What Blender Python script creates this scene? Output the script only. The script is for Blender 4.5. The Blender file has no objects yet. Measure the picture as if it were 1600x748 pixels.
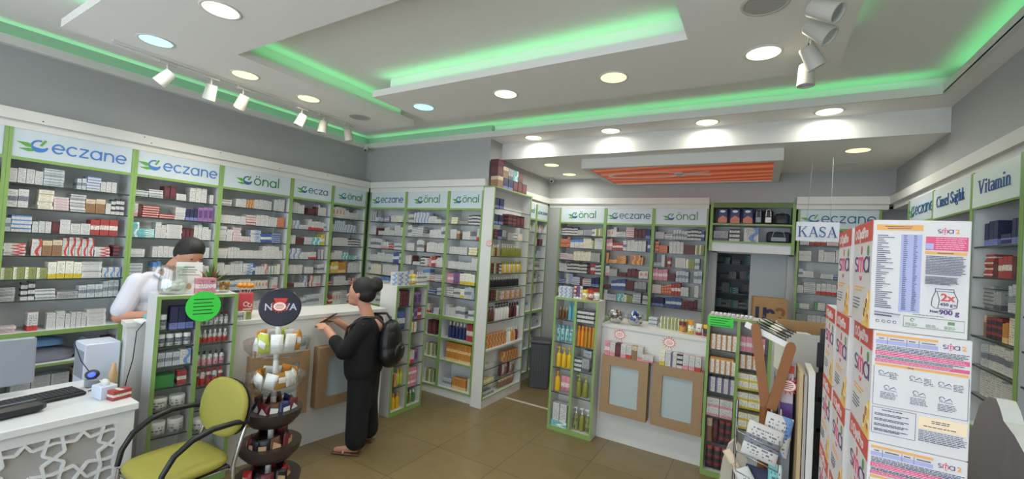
import bpy, math, random
from mathutils import Matrix, Vector, Euler
PI = math.pi
SC = bpy.context.scene
COL = SC.collection

# ---------------------------------------------------------------- camera, world, exposure
YAW, PITCH, ROLL, F = -0.534163, 0.0213568, 0.0641479, 661.535
CAMZ = 1.8
def setup_camera():
    cy, sy, cp, sp = math.cos(YAW), math.sin(YAW), math.cos(PITCH), math.sin(PITCH)
    fwd = Vector((sy*cp, cy*cp, sp)); right = Vector((cy, -sy, 0)); up = right.cross(fwd)
    cr, sr = math.cos(ROLL), math.sin(ROLL)
    r2 = right*cr + up*sr; u2 = up*cr - right*sr
    m = Matrix((r2, u2, -fwd)).transposed().to_4x4(); m.translation = Vector((0, 0, CAMZ))
    cd = bpy.data.cameras.new('camera'); cd.sensor_width = 36; cd.lens = F/1600*36; cd.clip_start = .02
    c = bpy.data.objects.new('camera', cd); COL.objects.link(c); c.matrix_world = m; SC.camera = c
setup_camera()
SC.view_settings.view_transform = 'Standard'
SC.view_settings.look = 'None'
SC.view_settings.gamma = 1
SC.view_settings.use_curve_mapping = False
SC.view_settings.exposure = -.12
W = bpy.data.worlds.new('world'); SC.world = W; W.use_nodes = True
W.node_tree.nodes['Background'].inputs[0].default_value = (.80, .88, 1, 1)
W.node_tree.nodes['Background'].inputs[1].default_value = 4.2
DOWNLIGHT_POWER = 6.0
SHELF_FILL_POWER = 14.0
LED_STRENGTH = .7
LED_POWER = .29

# ---------------------------------------------------------------- materials
def s2l(c): return tuple(((v/255)/12.92 if v/255 <= .04045 else ((v/255+.055)/1.055)**2.4) for v in c)
MATS = {}
def mat(name, rgb, rough=.5, metal=0, emit=0, bump=0, scale=40, var=0, spec=.5, alpha=1, trans=0):
    if name in MATS: return MATS[name]
    m = bpy.data.materials.new(name); m.use_nodes = True; nt = m.node_tree; b = nt.nodes['Principled BSDF']
    c = s2l(rgb)
    b.inputs['Base Color'].default_value = (*c, 1); b.inputs['Roughness'].default_value = rough
    b.inputs['Metallic'].default_value = metal; b.inputs['Specular IOR Level'].default_value = spec
    if trans: b.inputs['Transmission Weight'].default_value = trans
    if emit:
        b.inputs['Emission Color'].default_value = (*c, 1); b.inputs['Emission Strength'].default_value = emit
    if var or bump:
        tc = nt.nodes.new('ShaderNodeTexCoord'); nz = nt.nodes.new('ShaderNodeTexNoise'); nz.inputs['Scale'].default_value = scale
        nz.inputs['Detail'].default_value = 3
        nt.links.new(tc.outputs['Object'], nz.inputs['Vector'])
        if var:
            mx = nt.nodes.new('ShaderNodeMix'); mx.data_type = 'RGBA'
            mx.inputs[6].default_value = (*[v*(1-var) for v in c], 1); mx.inputs[7].default_value = (*[min(1, v*(1+var)) for v in c], 1)
            nt.links.new(nz.outputs['Fac'], mx.inputs[0]); nt.links.new(mx.outputs[2], b.inputs['Base Color'])
        if bump:
            bp = nt.nodes.new('ShaderNodeBump'); bp.inputs['Strength'].default_value = bump; bp.inputs['Distance'].default_value = .01
            nt.links.new(nz.outputs['Fac'], bp.inputs['Height']); nt.links.new(bp.outputs[0], b.inputs['Normal'])
    MATS[name] = m; return m
def mat_glass(name, tint=(.82, .92, .88), gloss=.12):
    if name in MATS: return MATS[name]
    m = bpy.data.materials.new(name); m.use_nodes = True; nt = m.node_tree; nt.nodes.clear()
    o = nt.nodes.new('ShaderNodeOutputMaterial'); t = nt.nodes.new('ShaderNodeBsdfTransparent'); g = nt.nodes.new('ShaderNodeBsdfGlossy')
    t.inputs[0].default_value = (*tint, 1); g.inputs['Roughness'].default_value = .08; g.inputs[0].default_value = (.9, .95, .95, 1)
    x = nt.nodes.new('ShaderNodeMixShader'); x.inputs[0].default_value = gloss
    nt.links.new(t.outputs[0], x.inputs[1]); nt.links.new(g.outputs[0], x.inputs[2]); nt.links.new(x.outputs[0], o.inputs[0])
    MATS[name] = m; return m
def N(nt, op, a, b=None, c=None):
    n = nt.nodes.new('ShaderNodeMath'); n.operation = op
    for i, v in enumerate((a, b, c)):
        if v is None: continue
        if isinstance(v, (int, float)): n.inputs[i].default_value = v
        else: nt.links.new(v, n.inputs[i])
    return n.outputs[0]
def mixc(nt, fac, a, b):
    n = nt.nodes.new('ShaderNodeMix'); n.data_type = 'RGBA'
    nt.links.new(fac, n.inputs[0])
    for i, v in ((6, a), (7, b)):
        if isinstance(v, tuple): n.inputs[i].default_value = (*v, 1)
        else: nt.links.new(v, n.inputs[i])
    return n.outputs[2]
def mat_carton(name, base, accent, style, text=(60, 60, 75), seed=0):
    """printed carton: UV runs 0..1 on every face"""
    key = 'carton_'+name
    if key in MATS: return MATS[key]
    m = bpy.data.materials.new(key); m.use_nodes = True; nt = m.node_tree; bs = nt.nodes['Principled BSDF']
    bs.inputs['Roughness'].default_value = .55
    uv = nt.nodes.new('ShaderNodeUVMap'); sp = nt.nodes.new('ShaderNodeSeparateXYZ'); nt.links.new(uv.outputs[0], sp.inputs[0])
    u, v = sp.outputs[0], sp.outputs[1]
    oi = nt.nodes.new('ShaderNodeObjectInfo')
    def band(x, a, b): return N(nt, 'MULTIPLY', N(nt, 'GREATER_THAN', x, a), N(nt, 'LESS_THAN', x, b))
    ba, ac, tx = s2l(base), s2l(accent), s2l(text)
    if style == 'plain': am = band(v, .9, .93)
    elif style == 'bottom': am = band(v, .0, .28)
    elif style == 'top': am = band(v, .68, 1.01)
    elif style == 'side': am = band(u, .0, .3)
    elif style == 'mid': am = band(v, .35, .62)
    elif style == 'diag': am = band(N(nt, 'ADD', u, N(nt, 'MULTIPLY', N(nt, 'SINE', N(nt, 'MULTIPLY', v, 6.28)), .22)), .55, .9)
    elif style == 'dot':
        du = N(nt, 'SUBTRACT', u, .62); dv = N(nt, 'SUBTRACT', v, .55)
        am = N(nt, 'LESS_THAN', N(nt, 'ADD', N(nt, 'MULTIPLY', du, du), N(nt, 'MULTIPLY', dv, dv)), .05)
    elif style == 'frame': am = N(nt, 'SUBTRACT', 1.0, N(nt, 'MULTIPLY', band(u, .12, .88), band(v, .25, .8)))
    elif style == 'stripes': am = N(nt, 'GREATER_THAN', N(nt, 'FRACT', N(nt, 'MULTIPLY', v, 3.0)), .6)
    c = mixc(nt, am, ba, ac)
    # text: short dashes in rows
    cb = nt.nodes.new('ShaderNodeCombineXYZ'); nt.links.new(N(nt, 'MULTIPLY', u, 16.0), cb.inputs[0])
    nt.links.new(N(nt, 'ADD', N(nt, 'FLOOR', N(nt, 'MULTIPLY', v, 11.0)), N(nt, 'MULTIPLY', oi.outputs['Random'], 30.0)), cb.inputs[1]); cb.inputs[2].default_value = seed*3.7
    nz = nt.nodes.new('ShaderNodeTexNoise'); nz.inputs['Scale'].default_value = 1.0; nz.inputs['Detail'].default_value = 1; nt.links.new(cb.outputs[0], nz.inputs['Vector'])
    row = N(nt, 'LESS_THAN', N(nt, 'FRACT', N(nt, 'MULTIPLY', v, 11.0)), .5)
    tm = N(nt, 'MULTIPLY', N(nt, 'MULTIPLY', N(nt, 'GREATER_THAN', nz.outputs['Fac'], .52), row), N(nt, 'MULTIPLY', band(u, .12, .88), band(v, .1, .86)))
    tm = N(nt, 'MULTIPLY', tm, .8)
    c = mixc(nt, tm, c, tx)
    nt.links.new(c, bs.inputs['Base Color'])
    MATS[key] = m; return m

WHITE = mat('white_laminate', (214, 213, 210), .35)
WHITE2 = mat('white_board', (220, 222, 224), .4)
PAINT = mat('ceiling_paint', (234, 230, 224), .85, bump=.05, scale=60)
TRIMW = mat('trim_paint', (218, 216, 210), .7)
GREY = mat('grey_wall_paint', (172, 173, 171), .75, bump=.08, scale=90)
GREEN = mat('green_edge', (132, 165, 92), .45)
BACKW = mat('unit_back', (236, 236, 236), .5)
SIGNM = mat('sign_acrylic', (200, 210, 216), .25)
SHELFG = mat_glass('shelf_glass', (.93, .96, .95), .06)
EDGEG = mat('glass_edge', (52, 66, 60), .2)
BLUE = mat('letter_blue', (62, 118, 190), .4)
TEALB = mat('letter_teal', (40, 98, 138), .4)
GRNL = mat('letter_green', (48, 122, 66), .4)
LEAFG = mat('leaf_green', (84, 160, 60), .4)
NAVY = mat('letter_navy', (54, 88, 144), .4)
BLACK = mat('black_plastic', (28, 28, 30), .4)
DARK = mat('dark_plastic', (58, 60, 64), .5)
CHROME = mat('chrome', (205, 205, 208), .18, metal=1)
GREYP = mat('grey_plastic', (150, 155, 165), .45)
SCREW = mat('screw_steel', (120, 118, 112), .3, metal=1)

# ---------------------------------------------------------------- mesh builder
class MB:
    def __init__(s): s.v = []; s.f = []; s.m = []; s.uv = []; s.sm = []; s.mats = []; s.M = None
    def mi(s, m):
        if m not in s.mats: s.mats.append(m)
        return s.mats.index(m)
    def add(s, vs, fs, m, uvs=None, smooth=False, M=None):
        o = len(s.v); M = M or s.M
        for p in vs:
            p = Vector(p)
            if M: p = M @ p
            s.v.append(tuple(p))
        k = s.mi(m)
        for i, f in enumerate(fs):
            s.f.append(tuple(o+j for j in f)); s.m.append(k); s.sm.append(smooth)
            s.uv.append(uvs[i] if uvs else [(0, 0)]*len(f))
        return s
    def box(s, x0, y0, z0, x1, y1, z1, m, M=None, skip=''):
        vs = [(x0,y0,z0),(x1,y0,z0),(x1,y1,z0),(x0,y1,z0),(x0,y0,z1),(x1,y0,z1),(x1,y1,z1),(x0,y1,z1)]
        fs = [(0,1,5,4),(1,2,6,5),(2,3,7,6),(3,0,4,7),(4,5,6,7),(3,2,1,0)]
        q = [(0,0),(1,0),(1,1),(0,1)]
        return s.add(vs, fs, m, [q]*6, M=M)
    def bbox(s, x0, y0, z0, x1, y1, z1, m, r=.004, M=None):
        """box with chamfered vertical and horizontal edges"""
        vs = []
        for z, i in ((z0, r), (z0+r, 0), (z1-r, 0), (z1, r)):
            for (a, b) in ((x0+r+i, y0+i), (x1-r-i, y0+i), (x1-i, y0+r+i), (x1-i, y1-r-i), (x1-r-i, y1-i), (x0+r+i, y1-i), (x0+i, y1-r-i), (x0+i, y0+r+i)):
                vs.append((a, b, z))
        fs = [tuple(range(7, -1, -1)), tuple(range(24, 32))]
        for l in range(3):
            for k in range(8): fs.append((l*8+k, l*8+(k+1) % 8, l*8+8+(k+1) % 8, l*8+8+k))
        return s.add(vs, fs, m, M=M)
    def lathe(s, prof, m, n=16, M=None, smooth=True, cx=0, cy=0, cz=0):
        vs = []; fs = []
        for r, z in prof:
            for k in range(n): a = 2*PI*k/n; vs.append((cx+r*math.cos(a), cy+r*math.sin(a), cz+z))
        for i in range(len(prof)-1):
            for k in range(n): fs.append((i*n+k, i*n+(k+1) % n, (i+1)*n+(k+1) % n, (i+1)*n+k))
        uvs = [[(j/n, i/len(prof)), ((j+1)/n, i/len(prof)), ((j+1)/n, (i+1)/len(prof)), (j/n, (i+1)/len(prof))] for i in range(len(prof)-1) for j in range(n)]
        s.add(vs, fs, m, uvs, smooth, M)
        if prof[0][0] > 1e-6: s.add(vs[:n], [tuple(range(n-1, -1, -1))], m, M=M)
        if prof[-1][0] > 1e-6: s.add(vs[-n:], [tuple(range(n))], m, M=M)
        return s
    def tube(s, pts, r, m, n=8, closed=False, M=None):
        pts = [Vector(p) for p in pts]; L = len(pts); vs = []; fs = []
        ref = None
        for i, p in enumerate(pts):
            a = pts[(i-1) % L] if (closed or i > 0) else p; b = pts[(i+1) % L] if (closed or i < L-1) else p
            t = (b-a).normalized()
            if ref is None: ref = Vector((0, 0, 1)) if abs(t.z) < .9 else Vector((1, 0, 0))
            u = t.cross(ref).normalized(); w = u.cross(t).normalized(); ref = w
            rr = r[i] if isinstance(r, (list, tuple)) else r
            for k in range(n): q = 2*PI*k/n; vs.append(tuple(p+u*(rr*math.cos(q))+w*(rr*math.sin(q))))
        for i in range(L if closed else L-1):
            j = (i+1) % L
            for k in range(n): fs.append((i*n+k, i*n+(k+1) % n, j*n+(k+1) % n, j*n+k))
        s.add(vs, fs, m, smooth=True, M=M)
        if not closed: s.add(vs[:n], [tuple(range(n))], m, M=M); s.add(vs[-n:], [tuple(range(n-1, -1, -1))], m, M=M)
        return s
    def prism(s, poly, h, m, M=None, m2=None):
        """polygon in local xy, from z=0 to h"""
        n = len(poly); vs = [(x, y, 0) for x, y in poly]+[(x, y, h) for x, y in poly]
        s.add(vs, [tuple(range(n-1, -1, -1)), tuple(range(n, 2*n))], m, M=M)
        s.add(vs, [(k, (k+1) % n, n+(k+1) % n, n+k) for k in range(n)], m2 or m, M=M)
        return s
    def ell(s, c, r, m, n=16, k=10, M=None):
        vs = []; fs = []
        for i in range(k+1):
            t = PI*i/k
            for j in range(n): a = 2*PI*j/n; vs.append((c[0]+r[0]*math.sin(t)*math.cos(a), c[1]+r[1]*math.sin(t)*math.sin(a), c[2]-r[2]*math.cos(t)))
        for i in range(k):
            for j in range(n): fs.append((i*n+j, i*n+(j+1) % n, (i+1)*n+(j+1) % n, (i+1)*n+j))
        return s.add(vs, fs, m, smooth=True, M=M)
    def strokes(s, polys, h0, m, M=None):
        """polys: list of (points, width); ribbons in local xy extruded to z=h"""
        for q_, (pts, w) in enumerate(polys):
            h = h0+q_*1.5e-5
            L = len(pts); left = []; right = []
            for i in range(L):
                a = pts[max(i-1, 0)]; b = pts[min(i+1, L-1)]; p = pts[i]
                dx, dy = b[0]-a[0], b[1]-a[1]; d = math.hypot(dx, dy) or 1
                ww = w/2
                if 0 < i < L-1:
                    e1 = (p[0]-a[0], p[1]-a[1]); e2 = (b[0]-p[0], b[1]-p[1]); q1 = math.hypot(*e1) or 1; q2 = math.hypot(*e2) or 1
                    cs = (e1[0]*e2[0]+e1[1]*e2[1])/(q1*q2); ww = min(w/2/max(.35, math.sqrt(max(0, (1+cs)/2))), w*1.4)
                nx, ny = -dy/d*ww, dx/d*ww
                left.append((p[0]+nx, p[1]+ny)); right.append((p[0]-nx, p[1]-ny))
            for i in range(L-1): s.prism([right[i], right[i+1], left[i+1], left[i]], h, m, M=M)
        return s
    def build(s, name, parent=None, loc=None):
        me = bpy.data.meshes.new(name); me.from_pydata(s.v, [], s.f); me.update()
        for m in s.mats: me.materials.append(m)
        me.polygons.foreach_set('material_index', s.m); me.polygons.foreach_set('use_smooth', s.sm)
        ul = me.uv_layers.new(name='UVMap'); flat = []
        for u in s.uv:
            for q in u: flat += [q[0], q[1]]
        ul.data.foreach_set('uv', flat)
        o = bpy.data.objects.new(name, me); COL.objects.link(o)
        if parent: o.parent = parent
        if loc: o.location = loc
        return o
def tag(o, label, cat, group=None, kind=None):
    o['label'] = label; o['category'] = cat
    if group: o['group'] = group
    if kind: o['kind'] = kind
    return o
def empty(name, loc=(0, 0, 0), rz=0, label=None, cat=None, group=None):
    o = bpy.data.objects.new(name, None); COL.objects.link(o); o.location = loc; o.rotation_euler = (0, 0, rz); o.empty_display_size = .1
    if label: tag(o, label, cat, group)
    return o
def struct(mb, name):
    o = mb.build(name); o['kind'] = 'structure'; return o
def fmat(loc, rz): return Matrix.Translation(loc) @ Matrix.Rotation(rz, 4, 'Z')
def face_mat(origin, U, V):
    """matrix mapping local x->U, y->V, z->UxV"""
    U = Vector(U).normalized(); V = Vector(V).normalized(); Nn = U.cross(V)
    m = Matrix((U, V, Nn)).transposed().to_4x4(); m.translation = Vector(origin); return m
ORD = ['first','second','third','fourth','fifth','sixth','seventh','eighth','ninth','tenth','eleventh','twelfth','thirteenth','fourteenth','fifteenth','sixteenth','seventeenth','eighteenth','nineteenth','twentieth','twenty-first','twenty-second','twenty-third','twenty-fourth','twenty-fifth','twenty-sixth','twenty-seventh','twenty-eighth','twenty-ninth','thirtieth']
def ordn(i): return ORD[i] if i < len(ORD) else ORD[-1]

# ---------------------------------------------------------------- lettering
def arc(cx, cy, r, a0, a1, n=14, ry=None):
    ry = r if ry is None else ry
    return [(cx+r*math.cos(math.radians(a0+(a1-a0)*k/n)), cy+ry*math.sin(math.radians(a0+(a1-a0)*k/n))) for k in range(n+1)]
def glyph(ch):
    t = .15
    if ch == 'e': return [(arc(.5,.5,.46,0,318,20), t), ([(.04,.5),(.96,.5)], t)], 1.14
    if ch == 'c': return [(arc(.5,.5,.46,45,315,18), t)], 1.02
    if ch == 'z': return [([(.02,.93),(.78,.93)], t), ([(.78,.93),(.04,.07)], t), ([(.02,.07),(.82,.07)], t)], .95
    if ch == 'a': return [(arc(.5,.5,.46,0,360,24), t), ([(.96,1),(.96,0)], t)], 1.2
    if ch == 'n': return [([(.08,0),(.08,1)], t), (arc(.47,.55,.39,180,0,12), t), ([(.86,.55),(.86,0)], t)], 1.08
    if ch in 'öo':
        g = [(arc(.5,.5,.46,0,360,24), t)]
        if ch == 'ö': g += [([(.22,1.3),(.38,1.3)], .16), ([(.62,1.3),(.78,1.3)], .16)]
        return g, 1.16
    if ch == 'l': return [([(.1,0),(.1,1.55)], t)], .3
    if ch == 's': return [(arc(.38,.74,.28,40,250,12,.22)+arc(.38,.26,.3,90,-140,12,.22), t)], .85
    if ch == 'm': return [([(.08,0),(.08,1)], t), (arc(.36,.66,.28,180,0,10), t), ([(.64,.66),(.64,0)], t), (arc(.92,.66,.28,180,0,10), t), ([(1.2,.66),(1.2,0)], t)], 1.4
    return [], .6
def text_strokes(txt, h, x=0, y=0, sx=1.0):
    out = []; cx = x
    for ch in txt:
        g, adv = glyph(ch)
        for pts, w in g: out.append(([(cx+px*h*sx, y+py*h) for px, py in pts], w*h))
        cx += adv*h*sx+.05*h
    return out, cx-x
TH, TN = .15, .055
def serif(ch):
    """serif letters, cap height 1"""
    def sb(x, y, w=.34): return ([(x-w/2, y), (x+w/2, y)], .06)
    if ch == 'K': return [([(.2,0),(.2,1)], TH), sb(.2,.03), sb(.2,.97), ([(.25,.42),(.78,.97)], TN), ([(.42,.6),(.84,.03)], TH), sb(.82,.03), sb(.8,.97,.28)], 1.05
    if ch == 'A': return [([(.14,.02),(.48,1)], TN), ([(.48,.98),(.84,.02)], TH), ([(.27,.34),(.7,.34)], TN), sb(.14,.03,.26), sb(.84,.03,.32)], 1.0
    if ch == 'S': return [(arc(.36,.74,.25,35,100,5,.22)+arc(.36,.74,.25,110,200,6,.22), .1), ([(.12,.7),(.2,.6),(.5,.45),(.58,.35)], TH), (arc(.35,.27,.25,20,-160,10,.23), .1), ([(.6,.95),(.6,.72)], .05), ([(.08,.05),(.08,.3)], .05)], .76
    if ch == 'V': return [([(.14,.98),(.48,.02)], TH), ([(.48,.04),(.8,.98)], TN), sb(.14,.97,.32), sb(.8,.97,.26)], .96
    if ch == 'C': return [(arc(.48,.5,.4,50,130,8,.46), .09), (arc(.48,.5,.37,125,235,8,.44), TH), (arc(.48,.5,.4,230,315,8,.46), .09), ([(.8,.98),(.8,.7)], .05)], .9
    if ch in 'iı':
        g = [([(.18,0),(.18,.66)], .14), sb(.18,.03,.28), ([(.04,.64),(.2,.64)], .05)]
        if ch == 'i': g.append(([(.1,.9),(.26,.9)], .15))
        return g, .38
    if ch == 't': return [([(.2,.1),(.2,.86)], .13), ([(.02,.63),(.42,.63)], .06), ([(.2,.1),(.28,.03),(.42,.08)], .07)], .44
    if ch == 'a': return [(arc(.27,.5,.18,140,10,8,.15), .08), ([(.44,.5),(.44,.08),(.54,.03)], .13), (arc(.26,.2,.17,60,330,12,.17), .1)], .56
    if ch == 'm': return [([(.14,0),(.14,.66)], .13), sb(.14,.03,.26), (arc(.3,.46,.16,150,0,8,.18), .09), ([(.46,.46),(.46,0)], .13), sb(.46,.03,.24), (arc(.62,.46,.16,150,0,8,.18), .09), ([(.78,.46),(.78,0)], .13), sb(.78,.03,.24)], .96
    if ch == 'n': return [([(.14,0),(.14,.66)], .13), sb(.14,.03,.26), (arc(.31,.46,.17,150,0,8,.18), .09), ([(.48,.46),(.48,0)], .13), sb(.48,.03,.24)], .64
    if ch == 's': return [(arc(.22,.5,.14,30,210,9,.13), .08), ([(.1,.44),(.3,.26)], .13), (arc(.2,.17,.15,30,-160,9,.14), .08)], .44
    if ch == 'e': return [(arc(.27,.34,.21,0,320,14,.32), .1), ([(.08,.38),(.46,.38)], .05)], .54
    if ch == 'l': return [([(.18,0),(.18,.98)], .14), sb(.18,.03,.28), ([(.04,.95),(.2,.95)], .05)], .36
    if ch == 'k': return [([(.16,0),(.16,.98)], .14), sb(.16,.03,.26), ([(.2,.25),(.46,.62)], .06), ([(.28,.36),(.52,.03)], .13), sb(.52,.03,.2)], .64
    if ch == 'ğ': return [(arc(.24,.46,.16,0,360,14,.18), .09), (arc(.24,-.1,.2,0,360,14,.13), .07), ([(.12,.3),(.14,.1),(.34,.04)], .08), (arc(.24,.95,.12,200,340,6,.12), .06), ([(.36,.6),(.5,.64)], .06)], .54
    return [], .36
def serif_strokes(txt, h, x=0, y=0, sx=1.0):
    out = []; cx = x
    for ch in txt:
        g, adv = serif(ch)
        for pts, w in g: out.append(([(cx+px*h*sx, y+py*h) for px, py in pts], w*h*(.62+.38*sx)*.86))
        cx += adv*h*sx
    return out, cx-x
def font_mesh(mb, txt, size, m, M, align='LEFT', ext=.0006, bold=0):
    cu = bpy.data.curves.new('t', 'FONT'); cu.body = txt; cu.size = size; cu.align_x = align; cu.extrude = ext; cu.offset = bold; cu.resolution_u = 3
    ob = bpy.data.objects.new('t', cu); COL.objects.link(ob)
    dg = bpy.context.evaluated_depsgraph_get(); me = bpy.data.meshes.new_from_object(ob.evaluated_get(dg))
    vs = [v.co.copy() for v in me.vertices]; fs = [tuple(p.vertices) for p in me.polygons]
    mb.add(vs, fs, m, M=M)
    bpy.data.objects.remove(ob); bpy.data.curves.remove(cu); bpy.data.meshes.remove(me)
def logo(mb, x, y, s, M, body=BLUE):
    """mortar-and-leaf emblem, s = bowl radius"""
    mb.strokes([(arc(x, y, s, 75, 355, 18), s*.3)], .002, body, M=M)
    mb.prism([(x+p[0]*s, y+p[1]*s) for p in ((-1.0,-.05),(-.4,-.3),(.3,-.4),(1.05,-.15),(.85,-.75),(.3,-1.12),(-.4,-1.12),(-.88,-.7))], .0025, body, M=M)
    mb.strokes([([(x+s*.15, y+s*.1), (x+s*.75, y+s*1.2)], s*.34)], .003, LEAFG, M=M)
    for (a, b, c, d) in ((-2.9, .35, -.5, -.35), (-2.6, -.85, -.3, -.95)):
        mb.prism([(x+a*s, y+b*s), (x+(a*.45+c*.55)*s, y+(b*.3+d*.7-.28)*s), (x+c*s, y+d*s), (x+(a*.4+c*.6)*s, y+(b*.6+d*.4+.3)*s)], .0022, LEAFG, M=M)
def sign_text(parent, txt, w, zc, colour, size=.075, y=-.004):
    mb = MB(); sx = .92 if len(txt) > 4 else 1.0; st, tw = text_strokes(txt, size, sx=sx); lw = size*2.45
    tot = tw+lw; x0 = (w-tot)/2
    M = Matrix(((1,0,0,0),(0,0,-1,y),(0,1,0,zc-size*.5),(0,0,0,1)))   # local x->x, y->z, z-> -y
    st, _ = text_strokes(txt, size, x=x0+lw, sx=sx)
    mb.strokes(st, .003, colour, M=M)
    logo(mb, x0+lw*.62, size*.5, size*.56, M, BLUE if colour is BLUE else TEALB)
    return mb.build('lettering', parent)
def serif_text(parent, txt, w, zc, size, colour, y=-.004, sx=1.0):
    mb = MB(); _, tw = serif_strokes(txt, size, sx=sx)
    M = Matrix(((1,0,0,0),(0,0,-1,y),(0,1,0,zc-size*.4),(0,0,0,1)))
    st, _ = serif_strokes(txt, size, x=(w-tw)/2, sx=sx); mb.strokes(st, .003, colour, M=M)
    return mb.build('lettering', parent)
def starburst(mb, M, r=.06, n=15, red=None):
    red = red or mat('star_red', (205, 62, 48), .5); wh = mat('star_white', (240, 236, 230), .5)
    rnd = random.Random(int(r*1e4))
    for k in range(n):
        a = 2*PI*k/n; l = r*(.85+.3*rnd.random()); w = .09
        mb.prism([(r*.5*math.cos(a-w*2), r*.42*math.sin(a-w*2)), (l*math.cos(a), l*.85*math.sin(a)), (r*.5*math.cos(a+w*2), r*.42*math.sin(a+w*2))], .0012, red, M=M)
    mb.prism([(x*r*.64, y*r*.5) for x, y in arc(0, 0, 1, 0, 345, 23)], .0016, red, M=M)
    mb.prism([(x*r*.58, y*r*.44) for x, y in arc(0, 0, 1, 0, 345, 23)], .002, wh, M=M)
    for k, (a, b) in enumerate(((-.3,.3),(-.42,.42),(-.42,.42),(-.3,.3))):
        mb.strokes([([(a*r, (.22-.15*k)*r), (b*r, (.22-.15*k)*r)], r*.07)], .0024, red, M=M)

# ================================================================ SETTING
XL, XR = -4.83, 1.155          # bulkhead wall planes
YB, YA = 4.03, 5.72            # back wall over corner unit, alcove back
ZS, ZC, ZA = 3.05, 3.21, 2.865 # soffit, tray ceiling, alcove ceiling
YF = -1.7                      # shopfront
m_floor = None
def floor_material():
    m = bpy.data.materials.new('floor_tiles'); m.use_nodes = True; nt = m.node_tree; b = nt.nodes['Principled BSDF']
    tc = nt.nodes.new('ShaderNodeTexCoord'); br = nt.nodes.new('ShaderNodeTexBrick'); nt.links.new(tc.outputs['Object'], br.inputs['Vector'])
    br.offset = 0; br.inputs['Scale'].default_value = 1; br.inputs['Brick Width'].default_value = .6; br.inputs['Row Height'].default_value = .6
    br.inputs['Mortar Size'].default_value = .003; br.inputs['Mortar Smooth'].default_value = .3
    br.inputs['Color1'].default_value = (*s2l((132, 114, 80)), 1); br.inputs['Color2'].default_value = (*s2l((127, 110, 77)), 1); br.inputs['Mortar'].default_value = (*s2l((76, 66, 48)), 1)
    nz = nt.nodes.new('ShaderNodeTexNoise'); nz.inputs['Scale'].default_value = 7; nz.inputs['Detail'].default_value = 5; nt.links.new(tc.outputs['Object'], nz.inputs['Vector'])
    mx = nt.nodes.new('ShaderNodeMix'); mx.data_type = 'RGBA'; mx.blend_type = 'MULTIPLY'; mx.inputs[0].default_value = .5
    cr = nt.nodes.new('ShaderNodeValToRGB'); cr.color_ramp.elements[0].position = .3; cr.color_ramp.elements[0].color = (.78, .76, .72, 1); cr.color_ramp.elements[1].position = .7
    nt.links.new(nz.outputs['Fac'], cr.inputs[0]); nt.links.new(br.outputs['Color'], mx.inputs[6]); nt.links.new(cr.outputs[0], mx.inputs[7])
    nt.links.new(mx.outputs[2], b.inputs['Base Color']); b.inputs['Roughness'].default_value = .32
    return m
fl = MB(); fl.box(-5.3, YF-.1, -.1, 1.6, 7.6, 0, floor_material()); struct(fl, 'floor')
w = MB(); w.box(-5.3, YF-.1, 0, -5.12, 4.5, 2.5, WHITE2); w.box(-5.3, YF-.1, 2.5, XL, 4.5, 3.3, GREY); struct(w, 'wall_left')
w = MB(); w.box(-5.12, 4.4, 0, -2.8, 4.55, 2.5, WHITE2); w.box(-4.83, YB, 2.5, -2.75, 4.55, 3.3, GREY); w.box(-3.2, 4.55, 0, -3.12, 7.5, 2.5, WHITE2)
w.box(-3.2, 4.55, 2.5, -2.79, YA+.1, 3.3, GREY); w.box(-2.77, 5.705, 0, -2.585, 5.76, 2.5, GREY)  # last box is a filler added to close a light leak in the corner
struct(w, 'wall_back')
w = MB(); w.box(-3.12, YA, 2.5, XR, YA+.1, 3.1, GREY); w.box(-3.2, YA+.1, 2.5, 1.6, 6.2, 2.56, PAINT)  # second box is an unseen lid, added to keep sky light from leaking in
w.box(-3.12, YA+.38, 0, -.56, YA+.46, 2.5, WHITE2); w.box(.33, YA+.38, 0, 1.5, YA+.46, 2.5, WHITE2); w.box(-.56, YA+.38, 1.96, .33, YA+.46, 2.5, WHITE2)
struct(w, 'wall_alcove')
w = MB(); w.box(1.48, YF-.1, 0, 1.6, 7.5, 2.5, WHITE2); w.box(XR, YF-.1, 2.5, 1.6, 7.5, 3.3, GREY); struct(w, 'wall_right')
w = MB(); w.box(-1.6, 7.4, 0, 1.48, 7.5, 2.6, GREY); w.box(-1.7, 6.18, 0, -1.6, 7.5, 2.6, GREY); w.box(-1.6, 6.18, 2.5, 1.48, 7.5, 2.6, PAINT); struct(w, 'wall_storeroom')
# shopfront with glazing behind the camera
w = MB(); w.box(-5.3, YF-.1, 0, 1.6, YF, .25, WHITE2); w.box(-5.3, YF-.1, 2.75, 1.6, YF, 3.3, WHITE2)
for x in (-5.25, -3.5, -1.8, -.2, 1.45): w.box(x-.05, YF-.1, .25, x+.05, YF, 2.75, DARK)
struct(w, 'wall_front')
gl = mat_glass('window_glass', (.95, .97, .96), .06)
w = MB(); w.box(-5.2, YF-.06, .25, 1.4, YF-.05, 2.75, gl); struct(w, 'window_1')
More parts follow.
